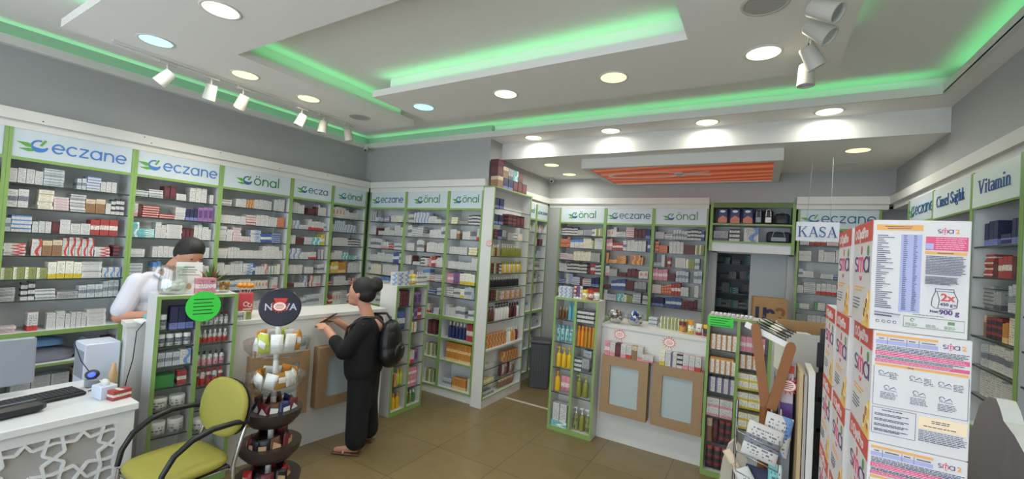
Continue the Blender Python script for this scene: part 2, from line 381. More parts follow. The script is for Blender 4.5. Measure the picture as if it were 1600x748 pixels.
# ceiling tray, soffits, beam
c = MB()
c.box(-5.3, YF-.1, ZC, 1.6, 4.55, ZC+.08, PAINT)
c.box(XL, YF, ZS, XL+.07, 4.03, ZS+.012, TRIMW)
c.box(XL, 3.97, ZS, 1.02, 4.3, ZS+.012, PAINT); c.box(1.02, YF, ZS, XR, 4.3, ZS+.012, PAINT)
c.box(XL, 4.09, ZS+.012, 1.6, 4.35, ZC, PAINT); c.box(1.14, YF, ZS+.012, 1.6, 4.1, ZC, PAINT)
c.box(-2.79, 4.3, ZA, XR, YA+.1, ZS, PAINT)
struct(c, 'ceiling')
t = MB()
t.box(XL+.05, YF, ZS-.004, XL+.075, 3.97, 3.112, TRIMW); t.box(XL+.05, 3.945, ZS-.004, 1.02, 3.97, 3.112, TRIMW); t.box(1.02, YF, ZS-.004, 1.045, 3.97, 3.112, TRIMW)
struct(t, 'trim_1')
t = MB(); t.box(-2.75, 4.28, ZA-.005, XR, 4.3, ZS+.005, TRIMW); struct(t, 'trim_2')
# hanging plasterboard panels
def slab(polys, name):
    p = MB()
    for (x0, y0, x1, y1) in polys:
        p.box(x0, y0, 3.03, x1, y1, 3.085, PAINT)
    for (x0, y0, x1, y1) in polys: p.box(x0+.1, y0+.1, 3.085, x1-.1, y1-.1, ZC, PAINT)
    return p
p = slab([(-3.93, .80, -3.22, 3.26), (-3.22, .80, -.9, 1.51)], 'a'); struct(p, 'trim_3')
p = slab([(-2.96, 2.48, .35, 3.21), (-.41, -1.3, .35, 2.48)], 'b'); struct(p, 'trim_4')
# LED strips
LED = mat('led_green', (70, 225, 120), .5, emit=LED_STRENGTH)
def led(x0, y0, x1, y1, z, label):
    m = MB(); lx, ly = x1-x0, y1-y0; m.box(0, 0, 0, lx, ly, .008, LED)
    o = m.build('led_strip'); o.location = (x0, y0, z); tag(o, label, 'light strip')
    ld = bpy.data.lights.new('led_lamp', 'AREA'); ld.shape = 'RECTANGLE'; ld.size = lx; ld.size_y = ly; ld.spread = math.radians(130)
    ld.energy = LED_POWER*max(lx, ly); ld.color = (.16, 1, .36); lo = bpy.data.objects.new('led_lamp', ld); COL.objects.link(lo); lo.parent = o
    lo.location = (lx/2, ly/2, .012); lo.rotation_euler = (PI, 0, 0)
    return o
led(XL+.02, YF, XL+.04, 3.98, 3.075, 'green LED strip in the ceiling cove above the left wall')
led(-4.7, 3.99, 1.0, 4.01, 3.075, 'green LED strip in the long cove before the alcove beam')
led(1.065, YF, 1.085, 3.9, 3.075, 'green LED strip in the ceiling cove above the right wall')
led(-3.265, 1.56, -3.245, 3.2, 3.087, 'green LED strip on the right edge of the left hanging ceiling panel')
led(-3.85, .825, -1.0, .845, 3.087, 'green LED strip on the near edge of the left hanging ceiling panel')
led(-2.9, 2.51, -.45, 2.53, 3.087, 'green LED strip on the inner edge of the large hanging ceiling panel')
led(.305, -1.2, .325, 3.0, 3.087, 'green LED strip on the right edge of the large hanging ceiling panel')

# ---------------------------------------------------------------- ceiling fittings
def lampmat(name, rgb, e): return mat(name, rgb, .5, emit=e)
LAMPC = lampmat('lamp_cool', (170, 228, 250), 1.5); LAMPW = lampmat('lamp_warm', (250, 250, 178), 1.5); LAMPN = lampmat('lamp_neutral', (244, 250, 205), 1.7)
LAMPOFF = mat('lamp_off', (215, 215, 210), .4)
def downlight(x, y, z, label, m=LAMPN, r=.09, on=True, color=(1, 1, .92), pw=1.0):
    t = empty('downlight', (x, y, z), 0, label, 'ceiling light', 'round ceiling downlights')
    b = MB(); b.lathe([(r-.004, .0), (r, -.004), (r+.012, -.004), (r+.014, 0)], TRIMW, 32); b.build('trim_ring', t)
    b = MB(); b.lathe([(r-.002, -.003), (.0001, -.0031)], m if on else LAMPOFF, 32, smooth=False); b.build('diffuser', t)
    if on:
        ld = bpy.data.lights.new('downlight_lamp', 'AREA'); ld.shape = 'DISK'; ld.size = r*1.15; ld.energy = DOWNLIGHT_POWER*pw; ld.color = color; ld.spread = math.radians(170)
        lo = bpy.data.objects.new('downlight_lamp', ld); COL.objects.link(lo); lo.location = (0, 0, -.006); lo.parent = t
cool = (.82, .93, 1); warm = (1, .96, .78)
ZP = 3.03
for x, y, l, m, cc in ((-2.67, 1.15, 'bright warm downlight nearest the top frame edge above the desk', LAMPN, warm), (-3.54, 1.16, 'bluish downlight on left panel beside the track end', LAMPC, cool),
        (-3.565, 1.74, 'yellowish downlight on left panel, second along the track', LAMPW, warm), (-3.575, 2.29, 'yellowish downlight on left panel near the round speaker', LAMPW, warm),
        (-2.70, 2.84, 'bluish downlight at the left end of the large hanging panel', LAMPC, cool), (-1.82, 2.83, 'downlight on large hanging panel, second from left', LAMPN, warm),
        (-.94, 2.83, 'downlight on large hanging panel, third from left', LAMPW, warm), (-.045, 2.81, 'large bright downlight on hanging panel beside the right track spotlights', LAMPN, warm)):
    downlight(x, y, ZP, l, m, color=cc)
for x, y in ((-1.8, 1.15), (-.04, .9), (-.04, -.4)): downlight(x, y, ZP, 'added unseen downlight for extra light, hanging panels above the camera side', LAMPN)  # unseen lamps, added to give the room more light
for x, l in ((-2.25, 'leftmost of the four downlights in the strip before the beam'), (-1.37, 'second of the four downlights in the strip before the beam'), (-.48, 'third of the four downlights in the strip before the beam'), (.41, 'rightmost of the four downlights in the strip before the beam')):
    downlight(x, 4.13, ZS, l, pw=.5)
for x, y, l in ((-2.29, 4.72, 'front downlight in the left end of the alcove ceiling'), (-2.32, 5.35, 'rear yellowish downlight in the left end of the alcove ceiling'), (.69, 4.74, 'downlight in the alcove ceiling above the KASA sign')):
    downlight(x, y, ZA, l, LAMPW)
downlight(.70, 5.36, ZA, 'unlit pale downlight behind the lit one in the right alcove ceiling', r=.08, on=False)
def speaker(x, y, label):
    t = empty('ceiling_speaker', (x, y, ZP), 0, label, 'ceiling speaker')
    b = MB(); b.lathe([(.085, 0), (.088, -.006), (.10, -.006), (.105, 0)], mat('speaker_rim', (190, 186, 180), .6), 32); b.build('rim', t)
    b = MB(); b.lathe([(.086, -.004), (.0001, -.0041)], mat('speaker_grille', (176, 172, 166), .8, bump=.4, scale=400), 32); b.build('grille', t)
speaker(-3.57, 2.85, 'round white ceiling speaker at the far end of the left panel'); speaker(-.04, 2.27, 'round ceiling speaker at the top frame edge beside the spotlights')
def track(x, y0, y1, label):
    t = empty('track_rail', (x, (y0+y1)/2, ZP), 0, label, 'track'); h = (y1-y0)/2
    b = MB(); b.box(-.017, -h, -.02, -.006, h, 0, TRIMW); b.box(.006, -h, -.02, .017, h, 0, TRIMW); b.build('rail', t)
    b = MB(); b.box(-.006, -h+.02, -.012, .006, h-.02, -.001, BLACK); b.build('slot', t)
track(-3.82, 1.02, 2.98, 'white lighting track with black slot on the left ceiling panel')
track(.17, 1.5, 3.02, 'white lighting track on the right ceiling panel')
SPOTW = mat('spot_body', (192, 189, 180), .5)
SPOTE = mat('spot_lens', (255, 252, 240), .3, emit=6)
def spot(x, y, aim, label, power=0, drop=.11):
    t = empty('track_spotlight', (x, y, ZP-.02), 0, label, 'track spotlight', 'white track spotlights')
    b = MB(); b.bbox(-.016, -.055, -.024, .016, .055, 0, SPOTW, .003); b.build('adapter', t)
    b = MB(); b.tube([(0, 0, -.02), (0, 0, -drop)], .006, SPOTW); b.build('stem', t)
    a = Vector(aim).normalized(); q = a.to_track_quat('Z', 'Y').to_matrix().to_4x4(); q.translation = Vector((0, 0, -drop))+a*.01
    b = MB(); b.lathe([(.0001, -.055), (.034, -.055), (.037, -.05), (.044, .062), (.044, .066), (.038, .066), (.030, .03)], SPOTW, 24, M=q); o = b.build('lamp_body', t)
    b = MB(); b.lathe([(.037, .058), (.026, .035), (.014, .022)], CHROME, 20, M=q); b.build('reflector', o)
    b = MB(); b.lathe([(.0001, .026), (.0145, .026)], SPOTE, 16, M=q); b.build('bulb', o)
    if power:
        ld = bpy.data.lights.new('shelf_fill_lamp', 'SPOT'); ld.energy = power; ld.spot_size = math.radians(110); ld.spot_blend = 1; ld.shadow_soft_size = .03; ld.color = (1, .97, .9)  # fill light added to brighten the left shelves; the heads themselves are mostly unlit
        lo = bpy.data.objects.new('shelf_fill_lamp', ld); COL.objects.link(lo); lo.parent = t; lo.matrix_local = q @ Matrix.Translation((0, 0, .07)) @ Matrix.Rotation(PI, 4, 'X')
heads = [(1.33, (-.35, -.5, -.8)), (1.62, (-.35, .0, -.9)), (1.86, (-.5, -.1, -.85)), (2.39, (-.15, -.3, -.95)), (2.62, (0, -.1, -1)), (2.92, (.1, .2, -1))]
for i, (y, a) in enumerate(heads): spot(-3.82, y, a, f'{ordn(i)} white spotlight from the near end of the left ceiling track', power=SHELF_FILL_POWER)
for i, (y, a) in enumerate([(2.86, (0, 0, -1)), (2.62, (.4, .2, -.75)), (2.35, (.6, -.2, -.6)), (2.17, (.7, -.3, -.5))]): spot(.17, y, a, f'{ordn(i)} white spotlight from the far end of the right ceiling track')
def camera_dome(x, y, z, label, aim=(.4, -.7, -.4)):
    t = empty('security_camera', (x, y, z), 0, label, 'security camera')
    b = MB(); b.lathe([(.035, 0), (.035, -.02), (.028, -.03)], SPOTW, 20); b.build('base', t)
    b = MB(); b.ell((0, 0, -.045), (.033, .033, .033), SPOTW); b.build('housing', t)
    a = Vector(aim).normalized()*.024; b = MB(); b.ell((a.x, a.y, -.045+a.z), (.017, .017, .017), BLACK); b.build('lens', t)
camera_dome(-4.66, 3.86, 3.05, 'small white dome camera under the cornice in the left corner')
camera_dome(-2.68, 5.55, ZA, 'small dome camera in the rear left corner of the alcove ceiling')
# orange stretch-fabric ceiling box
def orange_fabric():
    m = bpy.data.materials.new('orange_fabric'); m.use_nodes = True; nt = m.node_tree; b = nt.nodes['Principled BSDF']
    tc = nt.nodes.new('ShaderNodeTexCoord'); mp = nt.nodes.new('ShaderNodeMapping'); mp.inputs['Scale'].default_value = (1, 3.2, 1); mp.inputs['Rotation'].default_value = (0, 0, .35)
    wv = nt.nodes.new('ShaderNodeTexWave'); wv.bands_direction = 'Y'; wv.inputs['Scale'].default_value = .5; wv.inputs['Distortion'].default_value = 7; wv.inputs['Detail'].default_value = 1.2; wv.inputs['Detail Scale'].default_value = .7
    cr = nt.nodes.new('ShaderNodeValToRGB')
    for p, c in ((0, (178, 78, 46)), (.5, (208, 96, 60)), (1, (226, 130, 92))):
        e = cr.color_ramp.elements.new(p) if 0 < p < 1 else cr.color_ramp.elements[0 if p == 0 else -1]; e.color = (*s2l(c), 1)
    nt.links.new(tc.outputs['Object'], mp.inputs[0]); nt.links.new(mp.outputs[0], wv.inputs['Vector']); nt.links.new(wv.outputs['Fac'], cr.inputs[0]); nt.links.new(cr.outputs[0], b.inputs['Base Color'])
    nt.links.new(cr.outputs[0], b.inputs['Emission Color']); b.inputs['Emission Strength'].default_value = .35
    b.inputs['Roughness'].default_value = .6
    return m
t = empty('ceiling_panel', (-.84, 5.0, ZA), 0, 'dropped white ceiling box with an orange draped backlit print underneath', 'ceiling panel')
b = MB()
for a in ((-.97, -.5, -.11, .97, -.44, 0), (-.97, .62, -.11, .97, .70, 0), (-.97, -.44, -.11, -.90, .62, 0), (.90, -.44, -.11, .97, .62, 0)): b.box(*a, TRIMW)
b.build('surround', t)
b = MB(); b.box(-.9, -.44, -.10, .9, .62, -.09, orange_fabric()); pr_ = b.build('print', t)
M = Matrix.Translation((-.05, .06, -.101)) @ Matrix.Rotation(PI, 4, 'X')
b = MB(); wht = mat('print_white', (238, 236, 228), .6)
b.strokes([(arc(-.34, 0, .42, 20, 340, 24, .17), .04), ([(.06, -.02), (.36, .1)], .05), ([(.06, .02), (.36, -.1)], .05)], .002, wht, M=M)
b.prism([(-.0, -.12), (.09, -.12), (.09, .12), (0, .12)], .003, wht, M=M); b.strokes([(arc(.045, 0, .028, 0, 360, 12), .014)], .004, mat('print_blue', (110, 160, 210), .5), M=M)
b.build('emblem', pr_)
# KASA sign on two cords
t = empty('hanging_sign', (.435, 4.85, 2.14), 0, 'white hanging sign reading KASA on two thin cords', 'sign')
b = MB(); b.box(-.165, -.004, -.09, .165, .004, .09, mat('kasa_board', (225, 228, 238), .3)); bd = b.build('board', t)
serif_text(bd, 'KASA', .33, 0, .10, NAVY, y=-.006, sx=.80).location = (-.165, 0, -.012)
b = MB(); b.tube([(-.085, 0, .09), (-.06, 0, ZA-2.14)], .0018, GREYP, 6); b.build('cord', t)
b = MB(); b.tube([(.095, 0, .09), (.095, 0, ZA-2.14)], .0018, GREYP, 6); b.build('cord', t)

# ================================================================ SHELVING
SH = [2.05, 1.87, 1.69, 1.515, 1.34, 1.18, .945]
LOW = [.69, .43, .11]
def bay(name, loc, rz, w, d, shelves, label, sign=None, top=2.445, base=.09, low=LOW, counter=True, group='green-edged pharmacy wall shelving units', signcol=BLUE, signsz=.075, left=True, right=True):
    t = empty('shelving_unit', (*loc, 0), rz, label, 'shelving unit', group)
    g = .02
    b = MB(); b.box(.0005, .0, base, g*.5, d, top, WHITE2); b.box(.0005, -.004, base, g, 0, top, GREEN); b.build('side_panel', t)
    b = MB(); b.box(w-g*.5, .0, base, w-.0005, d, top, WHITE2); b.box(w-g, -.004, base, w-.0005, 0, top, GREEN); b.build('side_panel', t)
    b = MB(); b.box(g*.5+.0005, d-.012, base, w-g*.5-.0005, d-.0005, top-.001, BACKW); b.build('back_panel', t)
    b = MB(); b.box(.0005, .012, 0, w-.0005, .03, base-.0005, WHITE); b.build('plinth', t)
    for z in shelves:
        b = MB()
        if z == shelves[-1] and counter:
            b.box(g*.5, -.0, z-.03, w-g*.5, d-.012, z, WHITE2); b.box(g, -.012, z-.032, w-g, 0, z+.001, GREEN)
        else:
            b.box(g*.5, .018, z-.008, w-g*.5, d-.012, z, SHELFG); b.box(g*.5, .012, z-.009, w-g*.5, .018, z+.0005, EDGEG)
        b.build('shelf', t)
    for z in low:
        b = MB(); b.box(g*.5, .0, z-.018, w-g*.5, d-.012, z, WHITE2); b.box(g, -.0035, z-.02, w-g, 0, z, GREEN); b.build('shelf', t)
    b = MB(); b.box(g, -.003, 2.215, w-g, .02, 2.238, GREEN); b.build('rail', t)
    if sign:
        b = MB(); b.box(g, .004, 2.238, w-g, .014, top, SIGNM); s = b.build('sign_panel', t)
        sign_text(s, sign, w, (2.238+top)/2-.005, signcol, signsz, y=.003)
    return t
# ---- product cartons
CT = {}
def carton(key, *a, **k): CT[key] = mat_carton(key, *a, **k)
wb = (208, 206, 203)
for key, desc, args in [
    ('w0', 'plain white', (wb, (150, 155, 165), 'plain')), ('w1', 'red-banded white', (wb, (200, 60, 55), 'bottom')), ('w2', 'blue-topped white', (wb, (95, 140, 200), 'top')),
    ('w3', 'green-sided white', (wb, (95, 160, 110), 'side')), ('w4', 'orange-dotted white', (wb, (226, 132, 60), 'dot')), ('w5', 'purple-sided white', (wb, (120, 95, 150), 'side')),
    ('w6', 'red-swirled white', (wb, (204, 72, 60), 'diag')), ('w7', 'grey-banded white', (wb, (120, 125, 135), 'mid')), ('w8', 'blue-swirled white', (wb, (110, 150, 205), 'diag')),
    ('w9', 'black-striped white', (wb, (52, 54, 60), 'stripes')), ('w10', 'pink-banded white', (wb, (220, 150, 160), 'bottom')), ('c0', 'cream', ((226, 218, 196), (170, 130, 80), 'plain')),
    ('g0', 'pale grey', ((196, 200, 204), (130, 140, 150), 'mid')), ('g1', 'grey', ((160, 162, 164), (90, 95, 105), 'bottom')), ('b1', 'blue', ((70, 94, 150), (215, 218, 225), 'mid')),
    ('n1', 'navy', ((40, 46, 84), (120, 130, 190), 'bottom')), ('r1', 'red', ((168, 66, 62), (225, 215, 205), 'mid')), ('o1', 'orange', ((200, 130, 76), (226, 184, 134), 'diag')),
    ('o2', 'red-orange', ((196, 98, 70), (226, 160, 130), 'stripes')), ('y1', 'yellow', ((222, 190, 84), (240, 236, 215), 'mid')), ('p1', 'pink', ((214, 140, 156), (238, 214, 220), 'mid')),
    ('t1', 'teal', ((120, 190, 192), (225, 238, 236), 'diag')), ('k1', 'dark', ((58, 54, 58), (150, 60, 60), 'stripes')), ('m1', 'maroon', ((112, 50, 54), (84, 40, 46), 'frame')),
    ('gr1', 'olive-green', ((146, 150, 92), (224, 224, 200), 'side')), ('br1', 'brown', ((150, 112, 80), (210, 190, 160), 'top')), ('pu1', 'purple', ((98, 66, 118), (146, 110, 160), 'frame')),
    ('wy', 'yellow-edged white', ((234, 230, 215), (214, 190, 60), 'bottom')), ('wo', 'orange-figured white', ((236, 228, 216), (206, 134, 78), 'side')), ('ob', 'amber', ((206, 140, 60), (236, 200, 140), 'bottom'))]:
    carton(key, *args, seed=len(CT)); CT[key+'_d'] = desc
UNITM = {}
def unit_mesh(key):
    if key not in UNITM:
        b = MB(); b.box(-.5, 0, 0, .5, 1, 1, CT[key]); o = b.build('tmp'); UNITM[key] = o.data; bpy.data.objects.remove(o)
    return UNITM[key]
SPECS = []      # medicine cartons
CAM = Vector((0, 0, CAMZ))
def put_carton(F_, x, y, z, w, d, h, key, label, group, rot=0, kind='medicine_box', cat='medicine box'):
    p = F_ @ Vector((x, y, z)); rz = F_.to_euler().z+rot
    area = (w*h+.3*d*h)/((p-CAM).length**2)
    SPECS.append((area, p, rz, (w, d, h), key, label, group, kind, cat))
MED = ['w0','w0','w0','w7','g0','w0','w0','w0','w0','w0','w7','w1','w2','w3','w4','w5','w6','w8','w9','w10','g0','g0','c0','w0','w2','b1','r1','k1','w7']
def fill(F_, x0, x1, z, H, d, rng, unit, si, pal=None, kind='medicine_box', cat='medicine box', hints=(), dens=.9, word='medicine box', y0=.03, sz=1.0, stackp=.3):
    x = x0+.012+rng.random()*.01; col = 0; pal = pal or MED; hq = list(hints)
    while x < x1-.03:
        key = hq.pop(0) if hq else rng.choice(pal)
        if rng.random() < stackp:
            w = rng.uniform(.075, .12)*sz; h = rng.uniform(.018, .03)*sz; k = rng.randint(2, max(2, min(7, int(H*.85/h)))); dd = min(d-.03, rng.uniform(.07, .13))
            if x+w > x1-.01: x += .02; continue
            for i in range(k):
                l = f"{CT[key+'_d']} {word}, {ordn(i)} up, {ordn(col)} along {ordn(si)} shelf, {unit}"
                put_carton(F_, x+w/2+rng.uniform(-.003, .003), y0+rng.uniform(0, .01), z+.0006+i*(h+.0004), w, dd, h, key, l, f'{word}es on the shelves of {unit}', rng.uniform(-.008, .008), kind, cat)
            x += w+.005; col += 1
        else:
            n = rng.randint(1, 5) if key[0] in 'wgc' else rng.randint(1, 3); w = rng.uniform(.022, .058)*sz; h = min(H*.88, rng.uniform(.085, .15)*sz); dd = min(d-.03, rng.uniform(.06, .12)); yy = y0+rng.uniform(0, .012)
            for i in range(n):
                if x+w > x1-.01: break
                l = f"upright {CT[key+'_d']} {word}, {ordn(col)} along {ordn(si)} shelf, {unit}"
                put_carton(F_, x+w/2, yy, z+.0006, w, dd, h*(1 if i % 3 else .94), key, l, f'{word}es on the shelves of {unit}', rng.uniform(-.012, .012), kind, cat)
                x += w+.0035; col += 1
        if rng.random() > dens: x += rng.uniform(.02, .07)
def emit_cartons(limit=300):
    from collections import defaultdict
    by = defaultdict(list)
    for s in SPECS: by[s[7]].append(s)
    for kind, L in by.items():
        L.sort(key=lambda s: -s[0])
        for s in L[:limit]:
            area, p, rz, dim, key, label, group, kd, cat = s
            o = bpy.data.objects.new(kd, unit_mesh(key)); COL.objects.link(o); o.location = p; o.rotation_euler = (0, 0, rz); o.scale = dim; tag(o, label, cat, group)
        if len(L) > limit:
            b = MB()
            for area, p, rz, dim, key, *_ in L[limit:]:
                M = Matrix.Translation(p) @ Matrix.Rotation(rz, 4, 'Z')
                b.box(-dim[0]/2, 0, 0, dim[0]/2, dim[1], dim[2], CT[key], M=M)
            tag(b.build('medicine_boxes'), 'the remaining small medicine boxes filling the farther wall shelves', 'medicine boxes', None, 'stuff')

# ---- left wall bays
rng = random.Random(7)
ys = [-.72, .02, .745, 1.46, 2.14, 2.88, 3.42, 3.955]
XF = -4.68
lsign = [None, 'eczane', 'eczane', 'eczane', 'önal', 'ecza', 'önal']
lcol = [BLUE, BLUE, BLUE, BLUE, GRNL, TEALB, GRNL]
lname = ['bay left of the frame', 'bay at left edge', 'first eczane bay', 'second eczane bay', 'önal bay behind gondola', 'ecza bay', 'cut-off önal corner bay']
hints = {(2,0): ['w0','g0','g0','w2','w0','w7','w4','c0'], (2,1): ['w7','c0','w10','w7','br1','w0','w9','n1','k1','w7','w4'], (2,2): ['g0','w2','w0','m1','w0','w0','r1','b1','w6','w4'], (2,3): ['w6','w6','br1','w6','w6','g1','k1','w0','r1','w10','w6','o2','w6'],
    (2,4): ['gr1','wy','w0','w8','w8','w6','r1','pu1','w0','w0','c0','gr1','w0'], (2,5): ['w9','w9','w7','w9','g0','g0','w8','w8','w2','w8'], (2,6): ['w10','w1','w0','w0','w0','wy','gr1','gr1','b1','g0','g0'],
    (3,0): ['w7','w7','m1','w0','w0','w0','w0'], (3,1): ['w10','m1','r1','r1','w0','n1','pu1','w0','o2','w0','w0'], (3,2): ['t1','t1','w0','w0','w0','m1','w0'], (3,3): ['w0','w0','c0','w0','w10'],
    (4,0): ['w7','w0','o1','w0','w0'], (4,1): ['w0','w1','w0','w0','o2','w1','w1'], (4,2): ['w0','w0','w10','w10','w8','b1','b1'], (4,3): ['w0','w0','w0','w0'],
    (5,0): ['w0','w0','m1','m1','w0'], (5,2): ['w0','m1','w0','t1','y1','w0'], (6,2): ['ob','w0','w9','w9'], (6,3): ['w0','w0','t1','t1'], (6,4): ['o1','y1','ob','w0']}
for i in range(7):
    w = ys[i+1]-ys[i]
    if i < 1: continue
    bay('', (XF, ys[i]), PI/2, w, .29, SH, f'green-edged wall shelving unit on left wall, {lname[i]}', lsign[i], signcol=lcol[i], signsz=.071 if w > .6 else .06)
    F_ = fmat((XF, ys[i], 0), PI/2)
    for k, z in enumerate(SH):
        H = (2.21 if k == 0 else SH[k-1])-z
        fill(F_, .01, w-.01, z, H, .24, rng, lname[i], k, hints=hints.get((i, k), ()), y0=.035, dens=.8)
    for k, z in enumerate(LOW[:1]):
        if i in (2, 5, 6): fill(F_, .60 if i == 2 else .02, w-.02, z, .2, .24, rng, lname[i], 7, pal=['w0', 'w10', 'r1', 'wy', 'm1'], y0=.05, sz=1.2)
# white pelmet boxes over the bays
def pelmet(x0, y0, x1, y1, nm, out):
    b = MB(); b.box(x0, y0, 2.50, x1, y1, 2.58, TRIMW)
    b.box(x0+out[0], y0+out[1], 2.445, x1+out[2], y1+out[3], 2.50, TRIMW); struct(b, nm)
    return b
pelmet(-5.1, YF, -4.65, 3.975, 'trim_5', (0, 0, -.03, 0))
pelmet(-4.66, 3.97, -2.76, 4.4, 'trim_6', (-.02, .03, 0, 0))
pelmet(-3.1, 4.85, -2.75, 5.70, 'trim_7', (0, 0, -.03, 0))
pelmet(-2.75, 5.67, -.585, 6.1, 'trim_8', (0, .03, 0, 0))
pelmet(.31, 5.65, 1.10, 6.1, 'trim_9', (0, .03, 0, 0))
pelmet(1.10, YF, 1.48, 5.66, 'trim_10', (.03, 0, 0, 0))
for i, y in enumerate((.35, .9, 1.5, 1.55, 2.1, 2.7, 3.3, 3.9)):
    b = MB(); b.ell((0, 0, 0), (.004, .005, .005), SCREW, 8, 6); o = b.build('screw'); o.location = (-4.649, y, 2.52 if i % 2 else 2.56); tag(o, f'{ordn(i)} small screw from left in the white pelmet over the left shelves', 'screw', 'pelmet screws')
# ---- corner unit (back wall)
xs = [-4.66, -3.98, -3.28, -2.775]
uname = ['corner eczane bay', 'corner önal bay', 'önal bay beside tower']
h2 = {(0,1): ['w0','m1','w0','w0'], (0,3): ['w0','w0','w0'], (1,0): ['w7','w8','w0','w0','w9'], (1,1): ['w7','w7','w7','w9'], (1,2): ['w0','w7','k1','w0'], (1,3): ['w0','k1','w0','w9'], (2,0): ['wy','w9','w9','w7'], (2,1): ['w0','br1','w0','g0'], (2,2): ['w0','w0','wy','wy'], (2,3): ['w0','w0','w0','n1'], (2,4): ['p1','pu1','wy','wy'], (2,5): ['w7','w7','wy'], (2,6): ['w0','w0','w7']}
for i in range(3):
    w = xs[i+1]-xs[i]
    bay('', (xs[i], 3.99), 0, w, .27, SH, f'green-edged wall shelving unit on back wall, {uname[i]}', ['eczane', 'önal', 'önal'][i], signcol=[TEALB, GRNL, GRNL][i], signsz=.067 if w > .6 else .062)
    F_ = fmat((xs[i], 3.99, 0), 0)
    for k, z in enumerate(SH): fill(F_, .01, w-.01, z, (2.21 if k == 0 else SH[k-1])-z, .22, rng, uname[i], k, hints=h2.get((i, k), ()), y0=.03, dens=.85)
# ---- alcove left unit, facing right
bay('', (-2.75, 4.87), PI/2, .42, .32, SH, 'narrow green-edged shelving unit behind the tower, önal sign', 'önal', signcol=GRNL, signsz=.046)
bay('', (-2.75, 5.29), PI/2, .37, .32, SH, 'green-edged shelving unit in the alcove corner, eczane sign', 'eczane', signcol=TEALB, signsz=.036)
for (y, w, un) in ((4.87, .42, 'unit behind the tower'), (5.29, .37, 'alcove corner unit')):
    F_ = fmat((-2.75, y, 0), PI/2)
    for k, z in enumerate(SH): fill(F_, .02, w-.02, z, .15, .2, rng, un, k, dens=.3, y0=.04)
    for k, z in enumerate(LOW[:2]): fill(F_, .02, w-.02, z, .2, .2, rng, un, 7+k, dens=.5, y0=.04)
# ---- alcove back units
xb = [-2.58, -1.89, -1.24, -.585]
bname = ['alcove left önal bay', 'alcove eczane bay', 'alcove right önal bay']
ALC = ['w0','w0','w7','w1','w3','o2','r1','b1','m1','w9','g0','gr1','w10','k1','n1','w4','t1']
h3 = {(0,0): ['w9','w9','g1','w7','gr1'], (0,1): ['o2','o2','w2','c0','gr1','w0','w0'], (0,2): ['w10','w10','c0','w9','t1','w9'], (0,3): ['w0','w9','m1','r1','w9'], (0,4): ['b1','w8','w2','k1','w7'],
      (1,1): ['p1','r1','w7','w0','w0'], (1,2): ['o1']*8, (1,3): ['w10','w9','m1','m1','m1'], (1,4): ['m1','b1','b1','m1','g1','g1'], (1,5): ['w0','w2','t1'],
      (2,0): ['w7','w7','g0','g0','w9'], (2,1): ['o2','o2','w0','k1','gr1','gr1'], (2,2): ['g0','w0','k1','r1','w0'], (2,3): ['p1','p1','m1','g0','g0','g0'], (2,4): ['w10','o2','o2','r1','w0','w0'], (2,5): ['n1','b1','k1','m1','m1']}
for i in range(3):
    w = xb[i+1]-xb[i]
    bay('', (xb[i], 5.70), 0, w, .29, SH, f'green-edged wall shelving unit at the rear, {bname[i]}', ['önal', 'eczane', 'önal'][i], signcol=[GRNL, TEALB, GRNL][i], signsz=.067)
    F_ = fmat((xb[i], 5.70, 0), 0)
    for k, z in enumerate(SH[:6]):
        fill(F_, .01, w-.01, z, (2.21 if k == 0 else SH[k-1])-z, .24, rng, bname[i], k, pal=ALC, hints=h3.get((i, k), ()), y0=.03, dens=.9, sz=1.12, stackp=.35)
bay('', (.33, 5.70), 0, .72, .29, SH, 'green-edged wall shelving unit behind the KASA sign', 'eczane', signcol=TEALB, signsz=.075)
F_ = fmat((.33, 5.70, 0), 0)
for k, z in enumerate(SH[:6]): fill(F_, .01, .70, z, .16, .24, rng, 'bay behind KASA sign', k, hints=[[], ['w0']*4, ['w7','w0','w0'], ['w0','w7','w1','r1'], ['w3','w3','w3','gr1'], ['g1','w0']][k], y0=.03, dens=.6, stackp=.6)
# ---- bag shelf over the doorway
t = empty('overdoor_shelf', (-.565, 5.70, 0), 0, 'green-framed open shelf with bags above the storeroom doorway', 'shelf')
b = MB(); b.box(0, 0, 1.93, .03, .36, 2.52, GREEN); b.build('side_panel', t); b = MB(); b.box(.845, 0, 1.93, .875, .36, 2.52, GREEN); b.build('side_panel', t)
b = MB(); b.box(.03, .0, 2.50, .845, .36, 2.52, GREEN); b.box(.03, -.003, 2.46, .845, .01, 2.52, mat('green_dark', (96, 120, 66), .5)); b.build('top_board', t)
b = MB(); b.box(.03, .345, 2.06, .845, .36, 2.5, BACKW); b.build('back_panel', t)
for z in (2.27, 2.06):
    b = MB(); b.box(.03, .003, z-.018, .845, .345, z, WHITE2); b.box(.03, -.002, z-.02, .845, .003, z, GREEN); b.build('shelf', t)
b = MB(); b.box(.03, .02, 1.93, .845, .05, 2.04, WHITE2); b.build('header_board', t)
